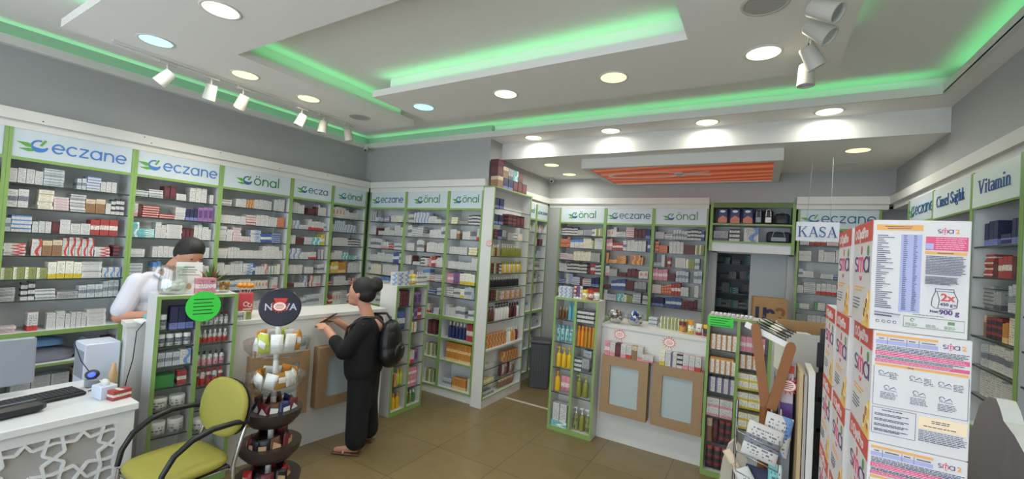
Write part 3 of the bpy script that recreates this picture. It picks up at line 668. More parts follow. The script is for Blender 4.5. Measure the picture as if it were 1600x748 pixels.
# ---- door to storeroom
b = MB(); b.box(-.56, 6.1, 0, -.50, 6.18, 1.96, WHITE); b.box(.27, 6.1, 0, .33, 6.18, 1.96, WHITE); b.box(-.56, 6.1, 1.92, .33, 6.18, 1.98, WHITE); struct(b, 'trim_11')
t = MB(); t.box(-.12, 6.20, .02, .33, 6.235, 1.96, mat('door_panel', (200, 203, 206), .45)); d_ = struct(t, 'door_1')
t = empty('storeroom_shelves', (-1.0, 6.95, 0), 0, 'dim storeroom shelving seen through the rear doorway', 'shelving unit')
for x in (0, 1.3): b = MB(); b.box(x-.015, 0, 0, x+.015, .35, 2.2, GREYP); b.build('side_panel', t)
b = MB(); b.box(0, .34, 0, 1.3, .35, 2.2, GREYP); b.build('back_panel', t)
F_ = fmat((-1.0, 6.95, 0), 0)
for k, z in enumerate((1.78, 1.57, 1.36, 1.15, .95)):
    b = MB(); b.box(.015, 0, z-.012, 1.285, .34, z, GREYP); b.build('shelf', t)
    fill(F_, .2, 1.2, z, .18, .3, rng, 'dim storeroom shelves', k, pal=['w0', 'w7', 'g0', 't1', 'g1'], y0=.02, dens=.8, stackp=.5)
# ---- right wall units facing left
def rbay(y1, y0, sign, label, serifs=False, thick=True):
    w = y1-y0
    t = bay('', (1.10, y1), -PI/2, w, .36, [1.99, 1.81, 1.63, 1.46, 1.29, 1.12, .945], label, None if serifs else sign, signcol=TEALB, signsz=.07)
    if serifs:
        b = MB(); b.box(.02, -.006, 2.225, w-.02, .004, 2.435, mat('sign_green_white', (222, 234, 230), .3)); s = b.build('sign_panel', t)
        serif_text(s, sign, w, 2.33, .082, NAVY, y=-.007, sx=.9 if len(sign) > 8 else 1.1)
    return t
rbay(5.0, 4.36, 'eczane', 'green-edged shelving unit on the right wall with eczane sign')
rbay(4.36, 3.67, 'Cinsel Sağlık', 'white-signed shelving unit on right wall reading Cinsel Sağlık', True)
rbay(3.67, 3.08, 'Vitamin', 'white-signed shelving unit on right wall reading Vitamin', True)
rbay(3.08, 2.4, 'eczane', 'shelving unit on right wall at the right frame edge')
RS = [1.99, 1.81, 1.63, 1.46, 1.29, 1.12, .945]
F_ = fmat((1.10, 3.67, 0), -PI/2)
for k, z in enumerate(RS):
    fill(F_, .04, .57, z, .17, .28, rng, 'Vitamin bay', k, pal=[['n1'], ['r1', 'r1', 'm1'], ['k1', 'g0', 'g1', 'g1'], ['c0', 'gr1', 'k1', 'br1', 'ob'], ['g0', 'r1', 'w7', 'g1'], ['w0', 'w7'], ['w0', 'g0']][k], kind='vitamin_box', cat='box', word='vitamin box', y0=.04, sz=1.15, dens=.9, stackp=.15)
F_ = fmat((1.10, 4.36, 0), -PI/2)
for k, z in enumerate(RS): fill(F_, .04, .65, z, .17, .28, rng, 'Cinsel Sağlık bay', k, pal=['k1', 'r1', 'w0', 'g0', 'm1'], kind='vitamin_box', cat='box', word='small box', y0=.04, dens=.7)
F_ = fmat((1.10, 3.08, 0), -PI/2)
for k, z in enumerate(RS): fill(F_, .04, .64, z, .17, .28, rng, 'right frame edge bay', k, pal=['w0', 'r1', 'c0', 'g0'], kind='vitamin_box', cat='box', word='small box', y0=.04, dens=.7)

# ================================================================ PRODUCT SHAPES
PROTO = {}
def proto(shape, key):
    """unit-size prototype meshes: body and (optional) cap, origin at bottom centre"""
    k = (shape, key)
    if k in PROTO: return PROTO[k]
    m = CT.get(key) or MATS.get(key) or PLAIN[key]; b = MB()
    if shape == 'box': b.box(-.5, -.5, 0, .5, .5, 1, m)
    elif shape == 'can': b.lathe([(.46, 0), (.5, .02), (.5, .74), (.42, .79), (.38, .8)], m, 14)
    elif shape == 'bottle': b.lathe([(.44, 0), (.5, .03), (.5, .58), (.42, .68), (.2, .76), (.18, .8)], m, 14)
    elif shape == 'pump': b.lathe([(.44, 0), (.5, .03), (.5, .6), (.4, .67), (.18, .7), (.18, .74)], m, 14)
    elif shape == 'jar': b.lathe([(.42, 0), (.49, .04), (.49, .66), (.45, .7)], m, 18)
    elif shape == 'tube':
        vs = []; fs = []
        for z, rx, ry in ((.14, .4, .45), (.4, .46, .4), (.75, .5, .22), (1, .5, .05)):
            vs += [(rx*math.cos(2*PI*q/12), ry*math.sin(2*PI*q/12), z) for q in range(12)]
        for i in range(3):
            for q in range(12): fs.append((i*12+q, i*12+(q+1) % 12, i*12+12+(q+1) % 12, i*12+12+q))
        fs += [tuple(range(11, -1, -1)), tuple(range(36, 48))]
        b.add(vs, fs, m, [[(f % 12/12, .2), (f % 12/12+.08, .2), (f % 12/12+.08, .8), (f % 12/12, .8)] if len(fs[f]) == 4 else [(0, 0)]*12 for f in range(len(fs))])
    elif shape == 'pack':
        n = 9; vs = []
        def P_(u, v, sgn): e = (1-abs(u)**3)*(1-abs(v)**3); return (u*.5, sgn*.5*max(.04, e**.6), .5+v*.5)
        for sgn in (-1, 1):
            for j in range(n):
                for i in range(n): vs.append(P_(-1+2*i/(n-1), -1+2*j/(n-1), sgn))
        fs = []; uv = []
        for sN in (0, 1):
            for j in range(n-1):
                for i in range(n-1):
                    a = sN*n*n+j*n+i; f = (a, a+1, a+n+1, a+n); u0, v0, st = i/(n-1), j/(n-1), 1/(n-1); q = [(u0, v0), (u0+st, v0), (u0+st, v0+st), (u0, v0+st)]
                    fs.append(f if sN == 0 else f[::-1]); uv.append(q if sN == 0 else q[::-1])
        for i in range(n-1):
            for a, c in ((i, i+1), ): fs.append((a+1, a, n*n+a, n*n+a+1)); uv.append([(0, 0)]*4)
            a = (n-1)*n+i; fs.append((a, a+1, n*n+a+1, n*n+a)); uv.append([(0, 0)]*4)
            a = i*n; fs.append((a, a+n, n*n+a+n, n*n+a)); uv.append([(0, 0)]*4)
            a = i*n+n-1; fs.append((a+n, a, n*n+a, n*n+a+n)); uv.append([(0, 0)]*4)
        b.add(vs, fs, m, uv, smooth=True)
    elif shape == 'cap_can': b.lathe([(.36, .79), (.4, .8), (.4, .98), (.34, 1)], m, 14)
    elif shape == 'cap_bottle': b.lathe([(.22, .78), (.24, .79), (.24, .98), (.2, 1)], m, 12)
    elif shape == 'cap_pump': b.lathe([(.22, .73), (.22, .79), (.08, .8), (.08, .92), (.2, .93), (.2, .99), (.1, 1)], m, 12); b.box(-.55, -.09, .93, 0, .09, .98, m)
    elif shape == 'cap_jar': b.lathe([(.5, .68), (.5, .96), (.46, 1)], m, 18)
    elif shape == 'cap_tube': b.lathe([(.4, 0), (.42, .02), (.42, .15)], m, 12)
    elif shape == 'cap_box': b.box(-.5, -.5, .9, .5, .5, 1.0, m)
    o = b.build('tmp'); PROTO[k] = o.data; bpy.data.objects.remove(o); return PROTO[k]
PLAIN = {}
def plain(key, rgb, rough=.35, **k): PLAIN[key] = mat('prod_'+key, rgb, rough, **k)
for k_, c_ in (('white', (232, 232, 228)), ('black', (30, 30, 32)), ('teal', (98, 168, 182)), ('yellow', (218, 178, 40)), ('orange', (222, 140, 40)), ('amber', (190, 132, 40)), ('olive', (140, 138, 60)),
               ('navy', (38, 48, 100)), ('red', (190, 40, 40)), ('pink', (222, 130, 150)), ('maroon', (110, 36, 44)), ('brown', (104, 66, 44)), ('green', (60, 130, 70)), ('gold', (186, 156, 92)), ('purple', (92, 60, 130)),
               ('grey', (150, 150, 152)), ('blue', (60, 100, 190)), ('clear', (205, 205, 185)), ('lime', (190, 200, 70)), ('tan', (196, 160, 120)), ('silver', (190, 192, 196))): plain(k_, c_)
def prod(shape, F_, x, y, z, dims, body, cap, label, cat, group=None, rot=0, name=None):
    o = bpy.data.objects.new(name or {'box': 'carton', 'can': 'spray_can', 'bottle': 'bottle', 'pump': 'pump_bottle', 'jar': 'jar', 'tube': 'cosmetic_tube', 'pack': 'sachet'}[shape], proto(shape, body)); COL.objects.link(o)
    o.location = F_ @ Vector((x, y, z)); o.rotation_euler = (0, 0, F_.to_euler().z+rot); o.scale = dims; tag(o, label, cat, group)
    if cap and shape != 'pack':
        c = bpy.data.objects.new({'pump': 'pump_head', 'jar': 'lid'}.get(shape, 'cap'), proto('cap_'+shape, cap)); COL.objects.link(c); c.parent = o
    return o
def row(shape, F_, x0, n, pitch, y, z, dims, body, cap, desc, where, cat=None, levels=1, rot=0, name=None):
    """desc + where: at most 9 words together"""
    bodies = body if isinstance(body, (list, tuple)) else [body]
    for l in range(levels):
        for i in range(n):
            pre = '' if n == 1 else f', {ordn(i)} from left'
            up = '' if levels == 1 else (', bottom row' if l == 0 else f', {ordn(l)} row up')
            prod(shape, F_, x0+pitch*i, y, z+.0008+l*(dims[2]+.0005), dims, bodies[i % len(bodies)], cap, f'{desc}{pre}{up}, {where}', cat or {'box': 'box', 'can': 'spray can', 'bottle': 'bottle', 'pump': 'bottle', 'jar': 'jar', 'tube': 'tube', 'pack': 'packet'}[shape], f'{desc} {where}', rot, name)
def display(loc, rz, w, d, cols, label, H=1.34, name='display_unit'):
    """freestanding green-edged display: cols = list of shelf heights per column"""
    t = empty(name, (*loc, 0), rz, label, 'display unit'); n = len(cols)
    for x in (0, w-.016): b = MB(); b.box(x, .004, 0, x+.016, d, H-.016, WHITE); b.box(x-.003 if x == 0 else x-.004, 0, 0, x+.02 if x == 0 else x+.019, .004, H, GREEN); b.build('side_panel', t)
    b = MB(); b.box(.016, d-.01, 0, w-.016, d, H-.016, WHITE); b.build('back_panel', t)
    b = MB(); b.box(0, .004, H-.016, w, d, H, WHITE); b.box(.02, .0, H-.022, w-.02, .004, H, GREEN); b.build('top_board', t)
    for i in range(1, n):
        x = w*i/n; b = MB(); b.box(x-.006, .006, .04, x+.006, d-.01, H-.016, WHITE); b.box(x-.012, 0, .04, x+.012, .006, H-.022, GREEN); b.build('divider', t)
    b = MB(); b.box(.016, .004, 0, w-.016, d-.01, .04, WHITE); b.box(.02, 0, 0, w-.02, .004, .045, GREEN); b.build('base', t)
    for i, zs in enumerate(cols):
        for z in zs:
            if z < .06: continue
            b = MB(); b.box(w*i/n+.016, .012, z-.006, w*(i+1)/n-.016, d-.01, z, SHELFG); b.box(w*i/n+.016, .006, z-.007, w*(i+1)/n-.016, .012, z+.0005, EDGEG); b.build('shelf', t)
    return t
# ---- tower beside the alcove: faces right
t = empty('display_tower', (-2.606, 3.96, 0), PI/2, 'tall white and green product tower at the alcove corner', 'display tower')
TW, TD, TT = .885, .15, 2.49
b = MB(); b.box(0, .0, .0, .016, TD, TT-.012, WHITE); b.build('end_panel', t); b = MB(); b.box(TW-.016, 0, 0, TW, TD, TT-.012, WHITE); b.box(TW-.018, -.003, .1, TW+.001, 0, TT-.01, GREEN); b.build('end_panel', t)
b = MB(); b.box(-.003, -.003, .09, .016, 0, TT-.012, GREEN); b.box(-.003, TD-.006, .09, 0, TD+.003, TT-.012, GREEN); b.build('edge_strip', t)
b = MB(); b.box(.016, TD-.01, 0, TW-.016, TD, TT-.012, BACKW); b.build('back_panel', t)
b = MB(); b.box(-.004, -.006, TT-.012, TW+.002, TD+.004, TT, WHITE); b.box(-.006, -.009, TT-.014, TW+.004, -.006, TT+.001, GREEN); b.box(-.007, -.009, TT-.014, -.004, TD+.006, TT+.001, GREEN); b.build('top_board', t)
b = MB(); b.box(.016, .0, .0, TW-.016, TD-.01, .105, WHITE); b.box(.0, -.005, .098, TW, 0, .106, GREEN); b.build('plinth', t)
TS = [2.25, 2.07, 1.90, 1.70, 1.50, 1.335, 1.185, .945, .645, .42, .25]
for z in TS:
    b = MB()
    if z == .645: b.box(.016, 0, z-.02, TW-.016, TD-.01, z, WHITE)
    else: b.box(.016, .006, z-.006, TW-.016, TD-.01, z, SHELFG); b.box(.016, .0, z-.007, TW-.016, .006, z+.0005, EDGEG)
    b.build('shelf', t)
w = MB(); w.box(-3.0, 4.34, 0, -2.762, 4.845, 2.485, WHITE2); struct(w, 'wall_tower')
b = MB(); starburst(b, face_mat((-2.63, 3.9565, 1.84), (1, 0, 0), (0, 0, 1)), .05); tag(b.build('star_sticker'), 'small red and white starburst sticker on tower white end panel', 'sticker')
F_ = fmat((-2.606, 3.96, 0), PI/2)
row('box', F_, .14, 6, .115, .07, TT, (.105, .1, .13), ['br1', 'n1', 'n1', 'm1', 'm1', 'm1'], None, 'dark electronics carton', 'lower layer on tower top', name='electronics_box')
row('box', F_, .12, 5, .12, .07, TT+.132, (.112, .1, .125), ['m1', 'br1', 'g1', 't1', 'm1'], None, 'dark glossy carton', 'upper layer on tower top', name='electronics_box')
row('box', F_, .13, 1, .1, .07, TT+.2585, (.13, .1, .06), 'm1', None, 'maroon electronics carton', 'topmost on tower pile', name='electronics_box')
row('box', F_, .10, 2, .11, .07, 2.25, (.09, .09, .12), 'n1', None, 'navy carton', 'top tower shelf')
row('box', F_, .10, 2, .11, .07, 2.07, (.09, .09, .11), 'n1', None, 'navy carton', 'second tower shelf'); row('box', F_, .42, 4, .1, .07, 2.07, (.09, .09, .14), ['k1', 'k1', 'm1', 'm1'], None, 'dark carton', 'second tower shelf')
row('box', F_, .12, 3, .09, .07, 1.90, (.08, .09, .11), ['k1', 'n1', 'g1'], None, 'dark small carton', 'third tower shelf'); row('box', F_, .45, 3, .12, .07, 1.90, (.11, .09, .045), ['w9', 'w7', 'c0'], None, 'white lying carton', 'third tower shelf', levels=2)
row('bottle', F_, .08, 4, .045, .05, 1.70, (.035, .035, .13), ['white', 'gold', 'brown', 'gold'], 'white', 'slim bottle', 'fourth tower shelf'); row('pump', F_, .34, 9, .052, .06, 1.70, (.045, .045, .15), 'olive', 'white', 'olive bottle', 'fourth tower shelf')
row('box', F_, .10, 4, .055, .06, 1.50, (.045, .07, .12), ['k1', 'gr1', 'k1', 'w9'], None, 'narrow carton', 'fifth tower shelf'); row('bottle', F_, .36, 9, .052, .06, 1.50, (.045, .045, .14), ['yellow', 'clear'], 'olive', 'yellow bottle', 'fifth tower shelf')
row('bottle', F_, .08, 13, .055, .06, 1.335, (.045, .035, .115), 'black', 'silver', 'black perfume bottle', 'sixth tower shelf')
row('box', F_, .12, 3, .06, .06, 1.185, (.05, .07, .12), ['m1', 'k1', 'gr1'], None, 'narrow dark carton', 'seventh tower shelf'); row('box', F_, .36, 8, .06, .06, 1.185, (.055, .07, .05), ['w10', 'o1'], None, 'pink orange carton', 'seventh tower shelf', levels=2)
row('pump', F_, .08, 3, .06, .06, .945, (.05, .05, .17), 'brown', 'black', 'brown bottle', 'eighth tower shelf'); row('pump', F_, .28, 5, .062, .06, .945, (.055, .055, .20), 'white', 'black', 'white shampoo bottle', 'eighth tower shelf'); row('bottle', F_, .60, 4, .06, .06, .945, (.05, .05, .18), ['maroon', 'black', 'maroon', 'white'], 'black', 'dark shampoo bottle', 'eighth tower shelf')
row('box', F_, .08, 7, .065, .06, .645, (.06, .07, .075), 'o1', None, 'orange carton', 'ninth tower shelf', levels=2); row('bottle', F_, .56, 5, .058, .06, .645, (.05, .05, .17), ['white', 'white', 'orange', 'tan', 'maroon'], 'white', 'pale bottle', 'ninth tower shelf')
row('box', F_, .10, 2, .1, .06, .42, (.09, .09, .04), 'w0', None, 'flat white carton', 'tenth tower shelf'); row('box', F_, .52, 5, .065, .06, .42, (.06, .08, .12), 'o1', None, 'amber carton', 'tenth tower shelf')
row('pack', F_, .46, 6, .06, .06, .25, (.055, .04, .14), ['m1', 'w10', 'br1'], None, 'brown packet', 'eleventh tower shelf'); row('box', F_, .10, 2, .11, .06, .25, (.1, .09, .05), 'wy', None, 'flat pale carton', 'eleventh tower shelf')
row('box', F_, .06, 3, .09, .06, .106, (.08, .09, .05), 'g0', None, 'grey carton', 'tower base'); row('pack', F_, .46, 5, .07, .06, .106, (.06, .05, .12), 'br1', None, 'dark brown packet', 'tower base')
# ---- lower corner-unit goods (nappies, orange cartons)
F_ = fmat((-3.28, 3.99, 0), 0)
row('bottle', F_, .10, 5, .052, .07, .69, (.045, .045, .19), 'navy', 'white', 'navy bottle', 'upper low shelf beside tower'); row('box', F_, .385, 3, .042, .07, .69, (.038, .07, .2), 'r1', None, 'tall red carton', 'upper low shelf beside tower')
row('box', F_, .11, 7, .052, .08, .43, (.048, .09, .105), 'ob', None, 'amber carton', 'middle low shelf beside tower', levels=2)
row('box', F_, .07, 3, .045, .08, .11, (.04, .07, .10), 'g0', None, 'pale carton', 'bottom shelf beside tower'); row('box', F_, .22, 4, .05, .08, .11, (.046, .07, .13), 'ob', None, 'amber carton', 'bottom shelf beside tower'); row('box', F_, .44, 1, .05, .07, .11, (.045, .05, .15), 'w0', None, 'white upright carton', 'bottom shelf beside tower')
F_ = fmat((-3.98, 3.99, 0), 0)
row('box', F_, .50, 2, .07, .08, .69, (.06, .08, .17), 'm1', None, 'maroon carton', 'low shelf of middle corner bay'); row('box', F_, .50, 2, .07, .08, .43, (.06, .08, .15), 'gr1', None, 'olive carton', 'lower shelf of middle corner bay'); row('box', F_, .50, 2, .07, .08, .11, (.06, .08, .15), 'gr1', None, 'dull olive carton', 'base of middle corner bay')
# ---- bags over the doorway
F_ = fmat((-.565, 5.70, 0), 0)
for i in range(3):
    t = empty('nappy_pack', tuple(F_ @ Vector((.13+i*.135, .12, 2.2708))), 0, f'{ordn(i)} dark blue and pink nappy pack from left over the doorway', 'package', 'nappy packs over the doorway')
    t.location.z = 2.2708
    b = MB(); b.bbox(-.058, -.06, 0, .058, .06, .19, PLAIN['navy'], .012); b.build('bag', t)
    b = MB(); b.prism([(-.05, .01), (.05, .01), (.05, .07), (.0, .1), (-.05, .06)], .002, mat('skin_print', (208, 128, 110), .5), M=face_mat((0, -.0605, 0), (1, 0, 0), (0, 0, 1))); b.prism([(x*.03, .15+y*.015) for x, y in arc(0, 0, 1, 0, 340, 14)], .002, PLAIN['white'], M=face_mat((0, -.0605, 0), (1, 0, 0), (0, 0, 1))); b.build('printed_front', t)
def bag(F_, x, y, z, dims, label, m, m2, name='travel_bag'):
    p = F_ @ Vector((x, y, z)); t = empty(name, tuple(p), 0, label, 'bag')
    w_, d_, h_ = dims; b = MB(); b.bbox(-w_/2, -d_/2, .0008, w_/2, d_/2, h_, m, min(w_, h_)*.16); b.build('body', t)
    b = MB(); b.tube([(-w_*.25, -d_/2-.004, h_*.55), (-w_*.2, -d_/2-.01, h_*.95), (0, -d_/2-.012, h_*1.05), (w_*.2, -d_/2-.01, h_*.95), (w_*.25, -d_/2-.004, h_*.55)], .005, m2, 6); b.build('handle', t)
    b = MB(); b.bbox(-w_*.3, -d_/2-.004, h_*.15, w_*.3, -d_/2, h_*.5, m2, .002); b.build('pocket', t)
bag(F_, .51, .12, 2.27, (.09, .12, .17), 'grey and black soft bag right of the nappy packs', PLAIN['black'], GREYP); bag(F_, .61, .12, 2.27, (.10, .12, .17), 'black bag with white stripe on the upper bag shelf', PLAIN['black'], PLAIN['white']); bag(F_, .745, .12, 2.27, (.15, .14, .13), 'low dark navy bag at the right end of upper bag shelf', mat('bag_navy', (38, 42, 58), .7), DARK)
row('box', F_, .12, 1, .1, .12, 2.06, (.16, .12, .12), 'g1', None, 'grey patterned carton', 'left end of lower bag shelf'); row('box', F_, .27, 1, .1, .12, 2.06, (.11, .12, .15), 'w9', None, 'black and white carton', 'lower bag shelf')
row('box', F_, .445, 1, .1, .12, 2.06, (.15, .08, .17), 'w8', None, 'blue cartoon-coloured carton', 'middle of lower bag shelf'); bag(F_, .72, .13, 2.06, (.24, .15, .13), 'wide dark bag with grey zip on the lower bag shelf', mat('bag_navy', (38, 42, 58), .7), GREYP)
# ---- brown carton and worktop items behind the right counter
t = empty('cardboard_box', (.09, 5.5, .0), .1, 'brown cardboard carton with dark blue figures standing before the rear doorway', 'carton')
CARD = mat('cardboard', (176, 138, 96), .8, var=.06, scale=14)
b = MB(); b.bbox(-.16, -.12, 1.121, .16, .12, 1.44, CARD, .003); b.build('carton_body', t)
b = MB(); b.strokes([([(-.12, .22), (-.12, .1)], .035), (arc(-.085, .1, .035, 180, 360, 8), .035), ([(-.05, .1), (-.05, .22)], .035), (arc(.0, .16, .03, 0, 180, 8), .035)], .002, mat('ink_blue', (44, 52, 84), .6), M=face_mat((0, -.1205, 1.121), (1, 0, 0), (0, 0, 1)))
b.strokes([(arc(.09, .18, .035, 160, -60, 10), .03), ([(.095, .1), (.095, .13)], .03)], .002, mat('ink_brown', (140, 92, 60), .6), M=face_mat((0, -.1205, 1.121), (1, 0, 0), (0, 0, 1))); b.build('printed_figures', t)
t = empty('worktop_cabinet', (-.34, 5.35, 0), 0, 'white cabinet carrying the brown carton before the doorway', 'cabinet')
b = MB(); b.box(0, 0, .04, .62, .3, 1.09, WHITE2); b.build('body', t); b = MB(); b.box(-.01, -.01, 1.09, .63, .31, 1.12, WHITE); b.build('worktop', t); b = MB(); b.box(.01, .02, 0, .61, .28, .04, GREYP); b.build('plinth', t)
# ---- dark bin
t = empty('storage_bin', (-2.555, 4.98, 0), math.radians(20), 'tall dark grey plastic bin at the end of the tower', 'bin')
BINM = mat('bin_plastic', (74, 76, 80), .55, var=.08, scale=30)
b = MB(); b.bbox(0, 0, 0, .25, .28, .58, BINM, .01)
for i in range(7): b.box(.02+i*.033, -.003, .04, .026+i*.033, 0, .54, DARK)
b.build('body', t); b = MB(); b.bbox(-.01, -.012, .58, .26, .29, .615, BINM, .008); b.build('lid', t)
b = MB(); b.box(-2.59, 4.44, 0, -1.85, 4.48, .003, mat('floor_tape', (196, 190, 176), .5)); tag(b.build('floor_strip'), 'thin pale strip on the floor across the alcove entrance', 'floor strip')

# ================================================================ DISPLAYS AND COUNTERS
WOOD = mat('oak_frame', (160, 130, 96), .5, var=.09, scale=18)
FROST = mat('frosted_glass', (176, 188, 190), .35)
# right display
D1L = [1.115, .888, .63, .382]; D1R = [1.115, .873, .634, .377]
display((-1.80, 3.98), 0, .46, .22, [D1L, D1R], 'two-column green-edged display of sun care bottles left of right counter')
F_ = fmat((-1.80, 3.98, 0), 0); D = 'right counter display'
row('bottle', F_, .045, 3, .036, .06, 1.115, (.03, .03, .12), 'brown', 'gold', 'small brown bottle', 'top shelf, '+D); row('can', F_, .152, 2, .046, .06, 1.115, (.04, .04, .18), 'teal', 'teal', 'tall teal spray can', 'top shelf, '+D)
row('box', F_, .26, 4, .045, .06, 1.115, (.042, .07, .125), 'w9', None, 'white upright carton', 'top shelf, '+D)
row('can', F_, .045, 4, .046, .06, .888, (.04, .04, .165), 't1', 'teal', 'blue-teal spray can', 'second shelf, '+D); row('can', F_, .26, 5, .038, .06, .873, (.035, .035, .2), ['orange', 'orange', 'amber', 'amber', 'amber'], 'orange', 'orange sun spray', 'second shelf, '+D)
row('pump', F_, .06, 3, .058, .06, .63, (.054, .05, .20), 'yellow', 'yellow', 'yellow bottle', 'third shelf, '+D); row('box', F_, .28, 2, .08, .06, .634, (.075, .08, .13), ['w9', 'g1'], None, 'black-patterned white carton', 'third shelf, '+D); row('box', F_, .34, 1, .08, .15, .634, (.08, .06, .19), 'g0', None, 'grey carton at back', 'third shelf, '+D)
row('bottle', F_, .06, 1, .058, .06, .382, (.06, .05, .20), 'yellow', 'amber', 'yellow bottle', 'fourth shelf, '+D); row('pack', F_, .125, 2, .05, .07, .382, (.06, .05, .16), 'p1', None, 'pink pouch', 'fourth shelf, '+D); row('pump', F_, .29, 2, .07, .07, .377, (.06, .06, .21), 'olive', 'lime', 'olive green pump bottle', 'fourth shelf, '+D)
row('box', F_, .11, 1, .058, .08, .042, (.17, .1, .05), 't1', None, 'flat teal box', 'bottom shelf, '+D); row('box', F_, .07, 2, .08, .07, .0935, (.07, .07, .17), 'w0', None, 'tall white carton', 'bottom shelf, '+D); row('pump', F_, .275, 3, .062, .08, .042, (.055, .055, .22), ['gr1', 'olive', 'gr1'], 'white', 'green bottle with white pump', 'bottom shelf, '+D)
T_ = 1.34; Wd = 'on right counter display'
row('box', F_, .05, 3, .047, .06, T_, (.045, .07, .035), 'w8', None, 'flat blue-white carton', Wd, levels=3); row('tube', F_, .195, 3, .032, .05, T_, (.028, .028, .13), ['r1', 'pu1', 'w1'], 'white', 'dark red tube', Wd)
row('jar', F_, .30, 1, .05, .06, T_, (.06, .06, .095), 'y1', 'yellow', 'yellow jar', Wd); row('jar', F_, .36, 1, .05, .06, T_, (.05, .05, .095), 'r1', 'red', 'red jar', Wd); row('jar', F_, .42, 1, .05, .06, T_, (.055, .055, .07), 'w1', 'white', 'white jar', Wd)
# mid display
D2L = [1.058, .857, .699, .494]; D2R = [1.075, .937, .767, .613, .449]
display((-.372, 4.0), 0, .47, .25, [D2L, D2R], 'two-column green-edged display of cartons right of the right counter')
F_ = fmat((-.372, 4.0, 0), 0); D = 'display right of counter'
row('box', F_, .045, 5, .04, .07, 1.058, (.037, .08, .125), 'wo', None, 'orange-figured carton', 'top shelf, '+D); row('box', F_, .045, 5, .04, .07, .857, (.037, .08, .11), 'wo', None, 'orange-figured carton', 'second shelf, '+D); row('box', F_, .12, 1, .04, .08, .968, (.18, .08, .02), 'ob', None, 'flat amber carton on top', 'second shelf, '+D)
row('box', F_, .055, 4, .05, .07, .699, (.046, .08, .12), 'w5', None, 'grey-purple carton', 'third shelf, '+D); row('box', F_, .07, 2, .1, .07, .494, (.095, .09, .075), 'w10', None, 'pink-edged white carton', 'fourth shelf, '+D, levels=2)
row('pack', F_, .05, 4, .048, .07, .26, (.045, .03, .2), ['br1', 'm1', 'k1', 'k1'], None, 'dark brown accessory card', 'bottom opening, '+D); row('pack', F_, .06, 3, .06, .07, .042, (.055, .05, .19), 'k1', None, 'dark packet', 'base, '+D)
row('box', F_, .27, 4, .045, .07, 1.075, (.042, .08, .12), 'p1', None, 'pink carton', 'right column top, '+D); row('box', F_, .27, 4, .045, .07, .937, (.042, .08, .11), 'wo', None, 'orange-white carton', 'right column second, '+D)
for z, n_ in ((.767, 'third'), (.613, 'fourth'), (.449, 'fifth')): row('box', F_, .285, 2, .085, .07, z, (.082, .09, .064), 'wy', None, 'yellow-white mask box', f'right column {n_}, '+D, levels=2)
row('jar', F_, .03, 10, .032, .05, T_, (.026, .026, .03), ['w1', 'w10', 'w0'], 'white', 'tiny lip balm', 'on '+D, cat='lip balm')
t = empty('green_note', (-.368, 3.996, 1.33), 0, 'fluorescent green paper note with dark writing on display top edge', 'paper note')
b = MB(); M = face_mat((0, 0, -.075), (1, 0, 0), (0, 0, 1)); NEON = mat('neon_green', (70, 220, 80), .6); INK = mat('ink_dark', (30, 60, 36), .6)
b.box(0, -.001, -.075, .19, 0, .012, NEON); b.build('paper', t); b = MB(); b.strokes([([(.012+.004*(k % 2), .072-.02*k), (.17-.02*(k % 3), .072-.02*k)], .005) for k in range(4)], .0016, INK, M=M); b.build('handwriting', t)
# right counter
def counter(loc, rz, L, H, d, frames, label, ledge=.10):
    t = empty('counter', (*loc, 0), rz, label, 'counter')
    b = MB(); b.box(0, .004, 0, L, d, H-.03, WHITE); b.build('body', t); b = MB(); b.box(0, -.008, H-.03, L, d+.02, H, WHITE); b.build('worktop', t)
    for (x0, x1, z0, z1) in frames:
        fw = .085; b = MB()
        b.box(x0, -ledge, z0, x0+fw, .0035, z1, WOOD); b.box(x1-fw, -ledge, z0, x1, .0035, z1, WOOD); b.box(x0+fw, -ledge, z1-fw, x1-fw, .0035, z1, WOOD); b.box(x0+fw, -ledge, z0, x1-fw, .0035, z0+fw, WOOD)
        f = b.build('wooden_frame', t); b = MB(); b.box(x0+fw, -ledge+.02, z0+fw, x1-fw, -.002, z1-fw, FROST); b.build('glass_pane', f)
    return t
counter((-1.338, 4.13), 0, .955, 1.12, .5, [(.05, .49, .29, .835), (.53, .955, .29, .835)], 'white counter with two oak-framed frosted panels and starburst stickers')
F_ = fmat((-1.336, 4.13, 0), 0)
for x, z, l in ((.10, 1.03, 'left'), (.56, 1.03, 'right')):
    b = MB(); starburst(b, face_mat((-1.336+x+.08, 4.1335-.0, z), (1, 0, 0), (0, 0, 1)), .075, red=mat('star_salmon', (214, 104, 84), .5)); tag(b.build('star_sticker'), f'red and white starburst sticker, the {l} one on right counter front', 'sticker')
row('box', F_, .09, 7, .052, -.05, .835, (.048, .07, .125), ['p1', 'w10', 'm1', 'w10', 'w1', 'br1', 'w10'], None, 'toothpaste carton', 'ledge under left sticker'); row('box', F_, .47, 1, .1, -.05, .835, (.10, .06, .06), 'w10', None, 'lying pink-white carton', 'between the counter ledges')
row('box', F_, .60, 7, .05, -.05, .835, (.046, .07, .125), ['wy', 'w0', 'w5', 'w9', 'w10', 'w10', 'w1'], None, 'toothpaste carton', 'ledge under right sticker')
